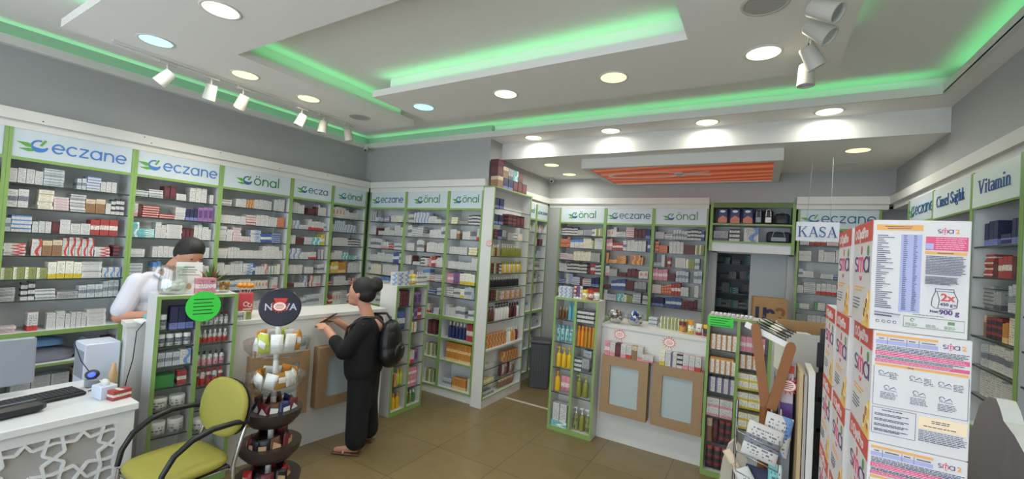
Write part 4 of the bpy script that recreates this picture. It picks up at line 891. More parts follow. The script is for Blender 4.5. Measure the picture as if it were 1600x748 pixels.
# bowls on right counter
def bowl(loc, label, fillmats, r=.085, seed=1, cat='bowl'):
    rr = random.Random(seed); t = empty('clear_bowl', loc, 0, label, cat)
    b = MB(); b.lathe([(r*.5, 0), (r*.85, r*.35), (r, r*.9), (r*.96, r*1.3)], mat_glass('bowl_plastic', (.85, .88, .88), .2), 20); b.build('bowl_body', t)
    b = MB()
    for k in range(60):
        a = rr.random()*2*PI; q = r*.75*math.sqrt(rr.random()); zz = rr.uniform(.3, 1.6)*r; q *= math.sqrt(max(.05, 1-(zz/(1.75*r))**2)) if zz > r else .9
        M = Matrix.Translation((q*math.cos(a), q*math.sin(a), zz)) @ Euler((rr.random()*3, rr.random()*3, rr.random()*3)).to_matrix().to_4x4()
        b.bbox(-.014, -.008, -.006, .014, .008, .006, rr.choice(fillmats), .002, M=M)
    o = b.build('wrapped_sweets', t); o['kind'] = 'stuff'
bowl((-1.24, 4.25, 1.12), 'clear bowl heaped with red and white wrapped sweets on right counter', [PLAIN['maroon'], PLAIN['white'], PLAIN['tan'], PLAIN['brown']], .085, 3)
bowl((-1.05, 4.27, 1.12), 'clear bowl of white and blue packets beside the sweets bowl', [PLAIN['white'], PLAIN['silver'], PLAIN['blue'], PLAIN['black']], .08, 5)
row('box', F_, .43, 1, .1, .3, 1.12, (.08, .1, .04), 'g0', None, 'small grey carton', 'on middle of right counter', levels=2); row('box', F_, .53, 9, .032, .22, 1.12, (.028, .06, .11), 'gr1', None, 'slim greenish carton', 'on right counter back')
row('jar', F_, .73, 1, .05, .12, 1.12, (.06, .06, .1), 'ob', 'maroon', 'amber jar', 'right end of counter'); row('jar', F_, .80, 1, .05, .12, 1.12, (.055, .055, .12), 'y1', 'orange', 'orange-yellow jar', 'right end of counter'); row('jar', F_, .87, 1, .05, .12, 1.12, (.055, .055, .1), 'r1', 'white', 'red jar', 'right end of counter'); row('jar', F_, .93, 1, .05, .12, 1.12, (.05, .05, .1), 'k1', 'yellow', 'dark jar', 'right end of counter')
# ---- left counter with its return
RZ = math.radians(83); CL = (-3.385, 1.72)
t = counter(CL, RZ, 1.345, 1.12, .42, [(.10, .55, .32, .84), (.63, 1.07, .32, .84)], 'white left counter with brown panels, where the customer stands', ledge=.09)
F_ = fmat((*CL, 0), RZ)
row('box', F_, .14, 8, .05, -.045, .84, (.046, .06, .11), ['wo', 'w7', 'w0', 'g0'], None, 'pale carton', 'ledge of left counter'); row('box', F_, .30, 1, .05, .15, 1.12, (.07, .1, .05), 'wo', None, 'small brown carton', 'on left counter beside round sign')
t = empty('counter_return', (*CL, 0), RZ, 'white panel wing of the left counter behind the near display unit', 'counter')
b = MB(); b.box(-.56, .29, 0, -.01, .42, 1.09, WHITE); b.build('body', t); b = MB(); b.box(-.57, .28, 1.09, -.01, .43, 1.12, WHITE); b.build('worktop', t)
# gondola behind chair
G1 = [[1.11, .997, .865, .728, .575, .405, .22], [1.118, .99, .83, .69, .53, .37, .2]]
display((-3.372, 1.225), math.radians(81.5), .465, .26, G1, 'two-column green-edged display unit behind the yellow-green chair')
F_ = fmat((-3.372, 1.225, 0), math.radians(81.5)); D = 'display behind chair'
row('jar', F_, .045, 1, .05, .06, 1.11, (.045, .045, .1), 'g0', 'white', 'grey jar', 'top shelf, '+D); row('box', F_, .10, 3, .045, .07, 1.11, (.042, .07, .15), 'n1', None, 'dark blue carton', 'top shelf, '+D); row('jar', F_, .045, 4, .047, .06, .997, (.042, .042, .08), 'w7', 'white', 'white-labelled jar', 'second shelf, '+D)
row('box', F_, .05, 3, .04, .07, .865, (.036, .07, .09), 'g0', None, 'pale grey carton', 'third shelf, '+D); row('box', F_, .18, 1, .04, .07, .865, (.06, .07, .1), 'w8', None, 'blue-white carton', 'third shelf, '+D); row('box', F_, .075, 1, .04, .07, .728, (.1, .09, .08), 'green', None, 'green tin', 'fourth shelf, '+D); row('box', F_, .17, 1, .04, .07, .728, (.05, .07, .09), 'r1', None, 'red carton', 'fourth shelf, '+D)
row('jar', F_, .065, 2, .098, .08, .575, (.09, .09, .075), 'w0', 'white', 'wide white tub', 'fifth shelf, '+D); row('jar', F_, .065, 2, .098, .08, .405, (.09, .09, .085), 'w0', 'white', 'large white tub', 'sixth shelf, '+D)
row('bottle', F_, .26, 6, .031, .06, 1.118, (.027, .027, .085), 'w7', 'maroon', 'small vial', 'right column top, '+D); row('bottle', F_, .26, 6, .031, .06, .99, (.027, .027, .09), 'w1', 'white', 'small red vial', 'right column second, '+D); row('bottle', F_, .26, 5, .036, .06, .83, (.03, .03, .1), 'w10', 'black', 'dark-capped vial', 'right column third, '+D)
row('bottle', F_, .26, 5, .036, .06, .69, (.034, .034, .12), ['r1', 'w1'], 'red', 'red bottle', 'right column fourth, '+D); row('jar', F_, .30, 1, .09, .07, .37, (.09, .09, .08), 'w0', 'white', 'white tub', 'right column sixth, '+D)
t = empty('green_note', (-3.335, 1.475, 1.26), RZ, 'round fluorescent green paper notice stuck on the near display unit', 'paper note')
b = MB(); M = face_mat((0, -.003, 0), (1, 0, 0), (0, 0, 1)); b.prism([(x*.105, y*.105) for x, y in arc(0, 0, 1, 0, 345, 23)], .0015, NEON, M=M); b.build('paper', t); b = MB(); b.strokes([([(-.06, .05-.025*k), (.06-.01*(k % 2), .05-.025*k)], .006) for k in range(5)], .0022, INK, M=M); b.build('handwriting', t)
# gondola at the counter's far end
G3 = [[1.118, .87, .714, .51, .285], [1.107, .965, .823, .665, .486, .233]]
display((-3.19, 3.16), PI/2, .465, .24, G3, 'two-column green-edged display unit at far end of left counter')
F_ = fmat((-3.19, 3.16, 0), PI/2); D = 'display past the customer'
row('box', F_, .055, 4, .045, .07, 1.118, (.042, .07, .055), ['w9', 'm1', 'm1', 'm1'], None, 'maroon carton', 'top shelf, '+D, levels=3); row('pack', F_, .14, 1, .1, .07, .87, (.12, .07, .2), 'b1', None, 'blue pouch', 'second shelf, '+D); row('box', F_, .045, 1, .05, .07, .87, (.04, .06, .14), 'g1', None, 'grey carton', 'second shelf, '+D)
row('box', F_, .05, 2, .045, .07, .714, (.04, .06, .11), ['wy', 'k1'], None, 'yellow-black carton', 'third shelf, '+D); row('pack', F_, .06, 3, .06, .07, .51, (.058, .05, .11), 'w10', None, 'pink-white packet', 'fourth shelf, '+D); row('box', F_, .05, 2, .05, .07, .285, (.045, .06, .13), ['m1', 'o1'], None, 'orange carton', 'fifth shelf, '+D); row('bottle', F_, .155, 2, .045, .07, .285, (.04, .04, .17), 'lime', 'yellow', 'yellow-green bottle', 'fifth shelf, '+D)
row('bottle', F_, .05, 3, .06, .07, .042, (.05, .05, .16), ['orange', 'yellow', 'yellow'], 'orange', 'amber bottle', 'base, '+D); row('pack', F_, .27, 3, .06, .07, 1.107, (.058, .05, .15), 'pu1', None, 'purple packet', 'right column top, '+D); row('box', F_, .27, 3, .06, .07, .965, (.055, .07, .11), ['b1', 'pu1', 'r1'], None, 'purple-blue carton', 'right column second, '+D)
row('box', F_, .27, 2, .06, .07, .823, (.055, .07, .11), 'wo', None, 'orange-white carton', 'right column third, '+D); row('box', F_, .265, 1, .06, .07, .665, (.04, .06, .12), 'w1', None, 'narrow white carton', 'right column fourth, '+D); row('box', F_, .27, 3, .055, .07, .486, (.05, .07, .14), ['w10', 'w1', 'pu1'], None, 'pink-purple carton', 'right column fifth, '+D)
row('box', F_, .27, 3, .055, .07, .233, (.052, .07, .1), 'p1', None, 'pink carton', 'right column sixth, '+D, levels=2); row('bottle', F_, .27, 4, .048, .07, .042, (.04, .04, .13), ['white', 'green', 'olive', 'green'], 'white', 'green bottle', 'right column base, '+D)
Wd = 'on display past the customer'
row('box', F_, .06, 2, .09, .08, T_, (.085, .09, .045), 'w8', None, 'blue-white carton', Wd, levels=3); row('pack', F_, .235, 2, .07, .08, T_, (.07, .06, .11), 'y1', None, 'yellow pouch', Wd); row('box', F_, .36, 2, .08, .08, T_, (.075, .08, .05), 'w7', None, 'grey-white carton', Wd, levels=2)

# ================================================================ NOVA SPINNER RACK
t = empty('spinner_rack', (-2.73, 1.66, 0), 0, 'round tiered spinner rack with dark NOVA disc sign on top', 'display rack')
b = MB(); b.tube([(0, 0, .02), (0, 0, 1.2)], .018, PLAIN['white']); b.build('pole', t)
b = MB(); b.lathe([(.2, 0), (.2, .02), (.05, .05), (.02, .07)], DARK, 24); b.build('base', t)
aim = Vector((2.73, -1.66, .45)).normalized(); q = aim.to_track_quat('Z', 'Y').to_matrix().to_4x4(); q.translation = Vector((0, 0, 1.315))
b = MB(); b.lathe([(.0001, -.012), (.118, -.012), (.126, -.006), (.126, .006), (.118, .012), (.0001, .012)], mat('disc_navy', (36, 34, 50), .3), 40, M=q, smooth=False); dsc = b.build('disc_sign', t)
b = MB(); M = q @ Matrix.Translation((0, 0, .0125)); font_mesh(b, 'N', .062, mat('disc_letters', (196, 200, 212), .4), M @ Matrix.Translation((-.092, -.02, 0)), bold=.001); font_mesh(b, 'VA', .062, mat('disc_letters', (196, 200, 212), .4), M @ Matrix.Translation((.018, -.02, 0)), bold=.001); b.build('lettering', dsc)
b = MB(); starburst(b, M @ Matrix.Translation((-.004, .004, .002)), .062); b.prism([(-.03, .028), (.03, .028), (.042, .058), (-.042, .058)], .0012, mat('star_red', (205, 62, 48), .5), M=M @ Matrix.Translation((0, 0, .0016))); b.build('star_sticker', dsc)
RK = mat_glass('rack_plastic', (.86, .86, .86), .16)
tiers = [(1.02, .19, ['white', 'orange', 'amber', 'white', 'lime'], 'white and orange'), (.79, .18, ['white', 'white', 'amber', 'orange'], 'white and amber'), (.58, .17, ['maroon', 'brown', 'navy', 'brown'], 'brown and navy'), (.36, .18, ['black', 'brown', 'maroon', 'black'], 'dark'), (.14, .19, ['maroon', 'black', 'red', 'black'], 'dark red')]
for ti, (z, r, cs, cd) in enumerate(tiers):
    b = MB(); b.lathe([(.02, z-.03), (r*.75, z-.02), (r, z+.03), (r*1.04, z+.075)], RK if ti < 2 else mat('tray_dark', (60, 50, 48), .4), 28); b.build('tray', t)
    rr = random.Random(ti)
    for k in range(11):
        a = 2*PI*k/11+ti*.3; p = Vector((-2.73+r*.66*math.cos(a), 1.66+r*.66*math.sin(a), z+.018))
        o = bpy.data.objects.new('sweet_bag', proto('pack', cs[k % len(cs)])); COL.objects.link(o); o.location = p; o.rotation_euler = (rr.uniform(-.35, .05), rr.uniform(-.25, .25), a+PI/2+rr.uniform(-.3, .3)); o.scale = (.075, .035, .12 if ti != 1 else .1)
        tag(o, f'small {cd} packet on {ordn(ti)} tier of the NOVA rack', 'packet', f'{cd} packets on {ordn(ti)} NOVA rack tier')
        c = bpy.data.objects.new('paper_tag', proto('box', 'white' if ti < 3 else 'tan')); COL.objects.link(c); c.parent = o; c.location = (rr.uniform(-.1, .1), -.56, .35); c.scale = (.6, .04, .35); c.rotation_euler = (0, rr.uniform(-.5, .5), 0)

# ================================================================ CHAIR
SEATG = mat('chair_fabric', (156, 150, 66), .8, var=.08, scale=260, bump=.15)
t = empty('visitor_chair', (-2.79, 1.16, 0), math.radians(2), 'yellow-green padded visitor chair with black armrests beside the white desk', 'chair')
b = MB()
def padded(b, w_, d_, h_, m, M=None, e=3.2, n=28):
    vs = []; fs = []; prof = [(.88, 0), (.98, .25), (1, .5), (.97, .78), (.88, .95), (.5, 1.06), (.001, 1.08)]
    for s_, z_ in prof:
        for k in range(n):
            a = 2*PI*k/n; c_, s2 = math.cos(a), math.sin(a); x_ = math.copysign(abs(c_)**(2/e), c_)*w_/2*s_; y_ = math.copysign(abs(s2)**(2/e), s2)*d_/2*s_; vs.append((x_, y_, z_*h_))
    for i in range(len(prof)-1):
        for k in range(n): fs.append((i*n+k, i*n+(k+1) % n, (i+1)*n+(k+1) % n, (i+1)*n+k))
    fs.append(tuple(range(n-1, -1, -1))); b.add(vs, fs, m, smooth=True, M=M)
padded(b, .45, .42, .055, SEATG, M=Matrix.Translation((0, -.0, .445)), e=3.6); b.build('seat', t)
b = MB(); b.bbox(-.2, -.185, .43, .2, .185, .446, BLACK, .006); b.build('seat_pan', t)
Mb = Matrix.Translation((0, .25, .72)) @ Matrix.Rotation(math.radians(-12), 4, 'X') @ Matrix.Rotation(PI/2, 4, 'X')
b = MB(); padded(b, .47, .33, .045, SEATG, M=Mb, e=2.3); b.build('backrest', t)
b = MB(); padded(b, .46, .32, -.02, BLACK, M=Mb, e=2.3); b.build('backrest_shell', t)
for s_ in (-1, 1):
    b = MB(); b.tube([(s_*.21, .265, .67), (s_*.225, .18, .695), (s_*.232, .06, .70), (s_*.235, -.04, .675), (s_*.235, -.12, .62), (s_*.233, -.165, .54), (s_*.23, -.18, .46)], [.013, .015, .016, .016, .015, .014, .013], BLACK, 10); b.build('armrest', t)
    b = MB(); b.tube([(s_*.22, -.175, .45), (s_*.225, -.19, .2), (s_*.23, -.2, .01)], .011, CHROME); b.build('leg', t)
    b = MB(); b.tube([(s_*.2, .27, .70), (s_*.205, .2, .45), (s_*.21, .2, .35), (s_*.22, .27, .01)], .011, CHROME); b.build('leg', t)
b = MB(); b.tube([(-.2, .19, .42), (.2, .19, .42)], .01, CHROME); b.build('cross_bar', t); b = MB(); b.tube([(-.2, -.17, .42), (.2, -.17, .42)], .01, CHROME); b.build('cross_bar', t)

# ================================================================ DESK
DESKW = mat('desk_white', (224, 224, 226), .35); LATG = mat('lattice_ground', (172, 168, 164), .7)
t = empty('reception_desk', (-3.13, -.72, 0), PI/2, 'white desk with geometric lattice relief front at the left frame edge', 'desk')
DL = 1.79
b = MB(); b.bbox(-.01, -.025, .72, DL+.01, .66, .762, DESKW, .004); b.build('desktop', t)
b = MB(); b.box(0, .02, 0, DL-.02, .032, .72, LATG); b.build('front_panel', t)
for x in (0, DL-.035): b = MB(); b.box(x, .0, 0, x+.035, .62, .72, DESKW); b.build('side_panel', t)
b = MB(); b.box(.035, .0, .66, DL-.035, .018, .72, DESKW); b.box(.035, 0, 0, DL-.035, .018, .06, DESKW)
M = Matrix(((1,0,0,0),(0,0,-1,.0195),(0,1,0,.06),(0,0,0,1))); S_ = .215; st = []
def hankin(poly, th, wd=.0125):
    n_ = len(poly); out = []; rays = []
    cxx, cyy = sum(p[0] for p in poly)/n_, sum(p[1] for p in poly)/n_
    for k in range(n_):
        a, c = Vector(poly[k]), Vector(poly[(k+1) % n_]); m_ = (a+c)/2; e = (c-a).normalized()
        f1 = Vector((e.x*math.cos(th)-e.y*math.sin(th), e.x*math.sin(th)+e.y*math.cos(th))); f2 = Vector((-e.x*math.cos(th)-e.y*math.sin(th), e.x*math.sin(th)-e.y*math.cos(th)))
        rays.append((m_, f1, f2))
    for k in range(n_):
        m1, f1, _ = rays[k]; m2, _, f2 = rays[(k+1) % n_]; den = f1.x*f2.y-f1.y*f2.x
        if abs(den) < 1e-6: continue
        t_ = ((m2.x-m1.x)*f2.y-(m2.y-m1.y)*f2.x)/den; X = m1+f1*t_; out += [([tuple(m1), tuple(X)], wd), ([tuple(X), tuple(m2)], wd)]
    return out
A_ = S_/(1+math.sqrt(2)); R_o = A_/(2*math.sin(PI/8)); R_s = A_/math.sqrt(2)
for i in range(-1, 10):
    for j in range(-1, 4):
        cx, cy = i*S_+.07, j*S_+.06
        st += hankin([(cx+R_o*math.cos(PI/8+k*PI/4), cy+R_o*math.sin(PI/8+k*PI/4)) for k in range(8)], math.radians(56))
        sx_, sy_ = cx+S_/2, cy+S_/2; st += hankin([(sx_+R_s*math.cos(k*PI/2), sy_+R_s*math.sin(k*PI/2)) for k in range(4)], math.radians(56))
def clip(st, x0, y0, x1, y1):
    out = []
    for pts, w_ in st:
        (ax, ay), (bx, by) = pts; t0, t1 = 0, 1; dx, dy = bx-ax, by-ay; ok = True
        for p_, q_ in ((-dx, ax-x0), (dx, x1-ax), (-dy, ay-y0), (dy, y1-ay)):
            if abs(p_) < 1e-9:
                if q_ < 0: ok = False
            else:
                r_ = q_/p_
                if p_ < 0: t0 = max(t0, r_)
                else: t1 = min(t1, r_)
        if ok and t1-t0 > .01: out.append(([(ax+dx*t0, ay+dy*t0), (ax+dx*t1, ay+dy*t1)], w_))
    return out
b.strokes(clip(st, .035, 0, DL-.07, .60), .014, DESKW, M=M); b.box(DL-.08, 0, .06, DL-.035, .018, .66, DESKW); b.build('lattice', t)
# desk items
t = empty('computer_monitor', (-3.70, .50, .7625), 0, 'grey flat monitor seen from behind at the left frame edge', 'monitor')
Mt = Matrix.Translation((0, 0, .06)) @ Matrix.Rotation(math.radians(-4), 4, 'Y')
b = MB(); b.bbox(-.02, -.27, 0, .015, .27, .27, GREYP, .008, M=Mt); b.build('housing', t); b = MB(); b.box(-.022, -.25, .015, -.0205, .25, .255, BLACK, M=Mt); b.build('screen', t)
b = MB(); b.bbox(-.01, -.03, .008, .012, .03, .09, DARK, .003); b.build('stand', t); b = MB(); b.bbox(-.09, -.11, 0, .08, .11, .01, DARK, .004); b.build('base', t)
t = empty('keyboard', (-3.50, .76, .7625), math.radians(8), 'black keyboard lying on the white desk', 'keyboard')
b = MB(); b.bbox(-.08, -.2, 0, .08, .17, .022, BLACK, .005); b.build('body', t); b = MB()
for i in range(5):
    for j in range(17): b.box(-.068+i*.028, -.19+j*.0208, .022, -.044+i*.028, -.173+j*.0208, .028, DARK)
b.build('keys', t)
t = empty('black_case', (-3.32, .56, .7625), math.radians(6), 'long black soft case on the near side of the desk', 'case')
b = MB(); b.bbox(-.055, -.26, 0, .055, .18, .06, mat('black_vinyl', (34, 34, 38), .35), .018); b.build('body', t); b = MB(); b.tube([(-.05, -.24, .045), (0, -.255, .055), (.05, -.24, .045)], .004, CHROME); b.tube([(0, -.25, .0615), (0, .15, .0615)], .0025, GREYP, 6); b.build('zip', t)
t = empty('webcam', (-3.60, 1.0, .7625), 0, 'small grey desk gadget glowing blue near the desk corner', 'gadget')
b = MB(); b.bbox(-.03, -.03, 0, .03, .03, .05, GREYP, .008); b.build('base', t); b = MB(); b.ell((.0, 0, .075), (.032, .036, .03), DARK); b.build('head', t); b = MB(); b.ell((.022, -.008, .08), (.014, .02, .016), mat('blue_glow', (60, 80, 255), .3, emit=2.5)); b.build('light', t)
t = empty('tissue_box', (-3.33, .985, .7625), .15, 'white and pale blue tissue box on desk beside red carton', 'tissue box')
b = MB(); b.bbox(-.05, -.04, 0, .05, .04, .075, CT['w8'] if 0 else mat('tissue_box', (205, 214, 228), .5), .003); b.build('body', t); b = MB(); b.ell((0, 0, .085), (.035, .018, .025), WHITE, 10, 6); b.build('tissue', t)
F_ = fmat((-3.25, 1.03, 0), .2); prod('box', F_, .0, -.0, .7625, (.06, .09, .055), 'r1', None, 'red and white carton at the right end of the desk', 'carton')
t = empty('clip_lamp', (-3.48, 1.03, .7625), 0, 'black angled gadget arm beside the blue light', 'gadget'); b = MB(); b.bbox(-.04, -.03, 0, .04, .03, .02, BLACK, .004); b.build('base', t); b = MB(); b.tube([(0, 0, .02), (.02, .01, .05), (.07, -.03, .06)], .008, BLACK); b.build('arm', t)
def cable(pts, label): o = MB().tube(pts, .003, mat('cable_black', (40, 42, 46), .5), 6).build('cable'); tag(o, label, 'cable')
cable([(-3.50, .96, .767), (-3.53, 1.01, .767), (-3.60, 1.05, .768), (-3.70, 1.03, .80), (-3.74, .98, .9), (-3.78, .95, 1.02)], 'thin dark cable rising from the keyboard behind the desk')
cable([(-3.61, 1.25, 1.14), (-3.60, 1.205, 1.08), (-3.58, 1.19, .9), (-3.62, 1.18, .76), (-3.68, 1.17, .5), (-3.7, 1.17, .01)], 'dark cable hanging down the white counter wing')
t = empty('computer_tower', (-3.93, 1.12, 0), 0, 'white cabinet block standing behind the desk end', 'cabinet'); b = MB(); b.bbox(-.1, -.1, 0, .1, .08, .98, mat('case_white', (214, 220, 236), .35), .004); b.build('body', t); b = MB(); b.box(-.08, -.103, .75, .08, -.1, .93, GREYP); b.build('front_panel', t)
F_ = fmat((0, 0, 0), 0)
b = MB(); b.bbox(-3.78, 1.24, 1.1207, -3.64, 1.40, 1.135, PLAIN['white'], .002); tag(b.build('paper_stack'), 'stack of white papers on the counter wing', 'papers')
b = MB(); b.bbox(-3.80, 1.30, 1.1355, -3.68, 1.42, 1.16, mat('teal_folder', (92, 178, 186), .5), .004); tag(b.build('folder'), 'teal folder on the white papers beside the pharmacist', 'folder')
t = empty('salt_lamp', (-3.63, 1.10, .0), 0, 'tan figurine tall on desk end beside red carton', 'figurine')
t.location = (-3.45, 1.055, .7625)
b = MB(); b.lathe([(.022, 0), (.018, .06), (.024, .1), (.014, .13), (.012, .16), (.001, .17)], PLAIN['tan'], 12); b.build('body', t); b = MB(); b.ell((.0, 0, .018), (.03, .03, .018), PLAIN['maroon'], 12, 8); b.build('foot', t)
# low shelf goods left
def folded(loc, dims, m, label, seed, name='folded_bag'):
    rr = random.Random(seed); b = MB(); n = 16; w_, d_, h_ = dims; vs = []; fs = []
    for j in range(9):
        for i in range(n):
            a = 2*PI*i/n; s_ = math.sin(PI*(.06+.94*j/8)) if j > 4 else 1; s_ = 1 if j <= 4 else math.cos((j-4)/4*PI/2*.96); k_ = 1+rr.uniform(-.07, .07)
            vs.append((w_/2*s_*k_*math.copysign(abs(math.cos(a))**.6, math.cos(a)), d_/2*s_*k_*math.copysign(abs(math.sin(a))**.6, math.sin(a)), h_*j/8*rr.uniform(.95, 1.0)))
    for j in range(8):
        for i in range(n): fs.append((j*n+i, j*n+(i+1) % n, (j+1)*n+(i+1) % n, (j+1)*n+i))
    fs += [tuple(range(n-1, -1, -1)), tuple(range(8*n, 9*n))]; b.add(vs, fs, m, smooth=True); o = b.build(name); o.location = loc; o.rotation_euler = (0, 0, PI/2); tag(o, label, 'bag'); return o
folded((-4.83, 1.03, .691), (.36, .2, .12), mat('bag_grey', (120, 122, 134), .7), 'grey folded bundle on the low shelf behind the monitor', 2)
folded((-4.83, 1.0, .812), (.3, .17, .07), mat('bag_blue', (120, 160, 205), .5), 'light blue plastic bag lying on the grey bundle', 3)
folded((-4.81, 1.26, .691), (.1, .16, .17), mat('bag_clear', (178, 186, 196), .3), 'crumpled clear bag right of the grey bundle', 4)
F_ = fmat((XF, .745, 0), PI/2)
row('box', F_, .18, 3, .105, .14, .43, (.1, .11, .03), 'w0', None, 'flat white carton', 'low shelf behind desk', levels=5); row('box', F_, .50, 2, .09, .14, .43, (.08, .12, .17), 'br1', None, 'tall brown carton', 'low shelf behind desk')
F_ = fmat((XF, 1.46, 0), PI/2); row('box', F_, .08, 6, .1, .14, .69, (.09, .12, .16), ['w0', 'g0', 'br1'], None, 'large pale carton', 'low shelf of second eczane bay')

# ================================================================ ITEMS ON THE NEAR DISPLAY
F_ = fmat((-3.372, 1.225, 0), math.radians(81.5))
CLB = mat_glass('poly_bag', (.84, .88, .84), .22)
t = empty('cotton_bag', tuple(F_ @ Vector((.10, .12, 1.3405))), math.radians(81.5), 'clear plastic bag of white cotton on the near display unit', 'bag')
b = MB(); rr = random.Random(9)
for k in range(16): b.ell((rr.uniform(-.05, .05), rr.uniform(-.035, .035), .03+rr.random()*.055), (.026, .024, .022), PLAIN['white'], 10, 6)
b.build('cotton', t); b = MB(); b.lathe([(.07, 0), (.085, .03), (.083, .1), (.07, .15), (.08, .19)], CLB, 14); b.build('wrapper', t)
t = empty('notice_sheet', tuple(F_ @ Vector((.185, .10, 1.3405))), math.radians(78), 'white printed notice standing upright in front of the pharmacist', 'notice')
Mn = Matrix.Rotation(math.radians(-8), 4, 'X'); b = MB(); b.box(-.075, -.002, 0, .075, .001, .22, PLAIN['white'], M=Mn); b.build('sheet', t)
b = MB(); Mt = Mn @ face_mat((0, -.0022, 0), (1, 0, 0), (0, 0, 1)); b.strokes([([(-.03, .185), (.03, .185)], .006), ([(-.045, .165), (.045, .165)], .004), ([(-.04, .15), (.035, .15)], .004)], .001, mat('ink_grey', (110, 112, 118), .6), M=Mt); b.strokes([([(-.06, .13), (.06, .13)], .004)], .001, mat('ink_red', (190, 90, 80), .6), M=Mt); b.prism([(x*.016, .05+y*.022) for x, y in arc(0, 0, 1, 0, 340, 12)], .001, PLAIN['tan'], M=Mt); b.build('printing', t)
prod('box', F_, .275, .08, 1.3408, (.12, .05, .11), 'p1', None, 'pink and purple carton on the near display unit', 'carton'); 
t = empty('dried_bouquet', tuple(F_ @ Vector((.33, .15, 1.3405))), 0, 'small green plant with reddish sprigs on the near display unit', 'plant')
b = MB(); b.lathe([(.03, 0), (.04, .06), (.038, .07)], PLAIN['tan'], 16); b.build('pot', t); b = MB(); lv = mat('plant_leaf', (84, 120, 60), .6); lr = mat('plant_red', (150, 84, 60), .6)
for k in range(90):
    a = rr.random()*2*PI; e_ = rr.uniform(.2, 1.4); L_ = rr.uniform(.06, .16); d_ = Vector((math.cos(a)*math.cos(e_), math.sin(a)*math.cos(e_), math.sin(e_))); p0 = Vector((0, 0, .06))+d_*.02; p1 = p0+d_*L_; s_ = d_.cross(Vector((0, 0, 1))).normalized()*.007
    b.add([p0, p1*.6+p0*.4+s_, p1, p1*.6+p0*.4-s_], [(0, 1, 2, 3)], lv if k % 3 else lr)
b.build('foliage', t)
t = empty('snack_basket', tuple(F_ @ Vector((.41, .13, 1.3405))), 0, 'jar of orange dried sprigs beside the plant', 'jar'); b = MB(); b.lathe([(.03, 0), (.035, .05), (.03, .06)], CLB, 14); b.build('jar_body', t); b = MB()
for k in range(20): b.ell((rr.uniform(-.025, .025), rr.uniform(-.025, .025), .02+rr.random()*.05), (.012, .012, .01), PLAIN['amber'], 8, 5)
b.build('contents', t)
F_ = fmat((*CL, 0), RZ)
t = empty('lollipop_tub', tuple(F_ @ Vector((.11, .16, 1.1208))), RZ, 'red tub of lollipops with yellow-orange tops beside the NOVA disc', 'tub')
b = MB(); b.lathe([(.05, .0), (.06, .05), (.062, .18), (.06, .19)], mat('tub_red', (214, 80, 92), .4), 18); b.build('tub_body', t); b = MB(); M = face_mat((0, -.061, .05), (1, 0, 0), (0, 0, 1)); b.strokes([(arc(-.012, .06, .016, 0, 300, 10), .006), (arc(.016, .05, .014, 90, 400, 10), .006), ([(-.03, .02), (.03, .02)], .008)], .003, PLAIN['white'], M=M); b.build('label', t)
b = MB()
for k in range(9): a = 2*PI*k/9; b.tube([(.03*math.cos(a), .03*math.sin(a), .18), (.045*math.cos(a), .045*math.sin(a), .24)], .002, PLAIN['white'], 6); b.ell((.046*math.cos(a), .046*math.sin(a), .25), (.017, .017, .016), PLAIN['orange'], 10, 8)
b.build('lollipops', t)
row('box', F_, .03, 2, .06, .06, 1.12, (.055, .06, .06), ['g0', 'gr1'], None, 'small greenish carton', 'under the lollipop tub')

# ================================================================ FORMULA CARTONS, RIGHT FOREGROUND
SMW = mat('formula_white', (212, 206, 205), .45); SMP = mat('formula_pink', (214, 84, 124), .5); SMO = mat('formula_orange', (228, 166, 88), .5); SML = mat('formula_lilac', (168, 170, 208), .5)
SMR = mat('formula_red', (200, 78, 66), .5); SMI = mat('formula_ink', (78, 78, 108), .6); SMV = mat('formula_violet', (88, 62, 118), .5); SMC = mat('formula_cream', (238, 212, 176), .5); SMG = mat('formula_green', (104, 140, 92), .6); SMY = mat('formula_gold', (232, 190, 104), .5)
BW, BD, BH = .1535, .208, .2385
def fineprint(x0, x1, y0, y1, n, rr, th=.0013, lead=0, indent=0):
    """rows of word-like dashes between y1 (top) and y0"""
    out = []; dy = (y1-y0)/n
    for k in range(n):
        y = y1-dy*(k+.5); x = x0+indent*rr.random()
        end = x1-(rr.random()*.3*(x1-x0) if k == n-1 else rr.random()*.006)
        while x < end:
            l = rr.uniform(.003, .009); e = min(x+l, end); out.append(([(x, y), (e, y)], th)); x = e+.0013
    return out
def sma_logo(b, x, y, h, M, two=True):
    g, _ = text_strokes('s', h, x, y); b.strokes(g, .0006, SMV, M=M)
    g, _ = text_strokes('m', h, x+h*.86, y, sx=.86); b.strokes(g, .0007, SMP, M=M); b.strokes([(arc(x+h*1.42, y-h*.12, h*.22, 200, 340, 6), h*.12)], .0007, SMP, M=M)
    b.prism([(x+h*1.42+p[0]*h*.15, y+h*1.28+p[1]*h*.15) for p in arc(0, 0, 1, 0, 330, 11)], .0007, SMR, M=M)
    g, _ = text_strokes('a', h, x+h*2.05, y); b.strokes(g, .0006, SMV, M=M)
    if two: font_mesh(b, '2', h*1.55, SMO, M @ Matrix.Translation((x+h*3.45, y, 0)), bold=.0004)
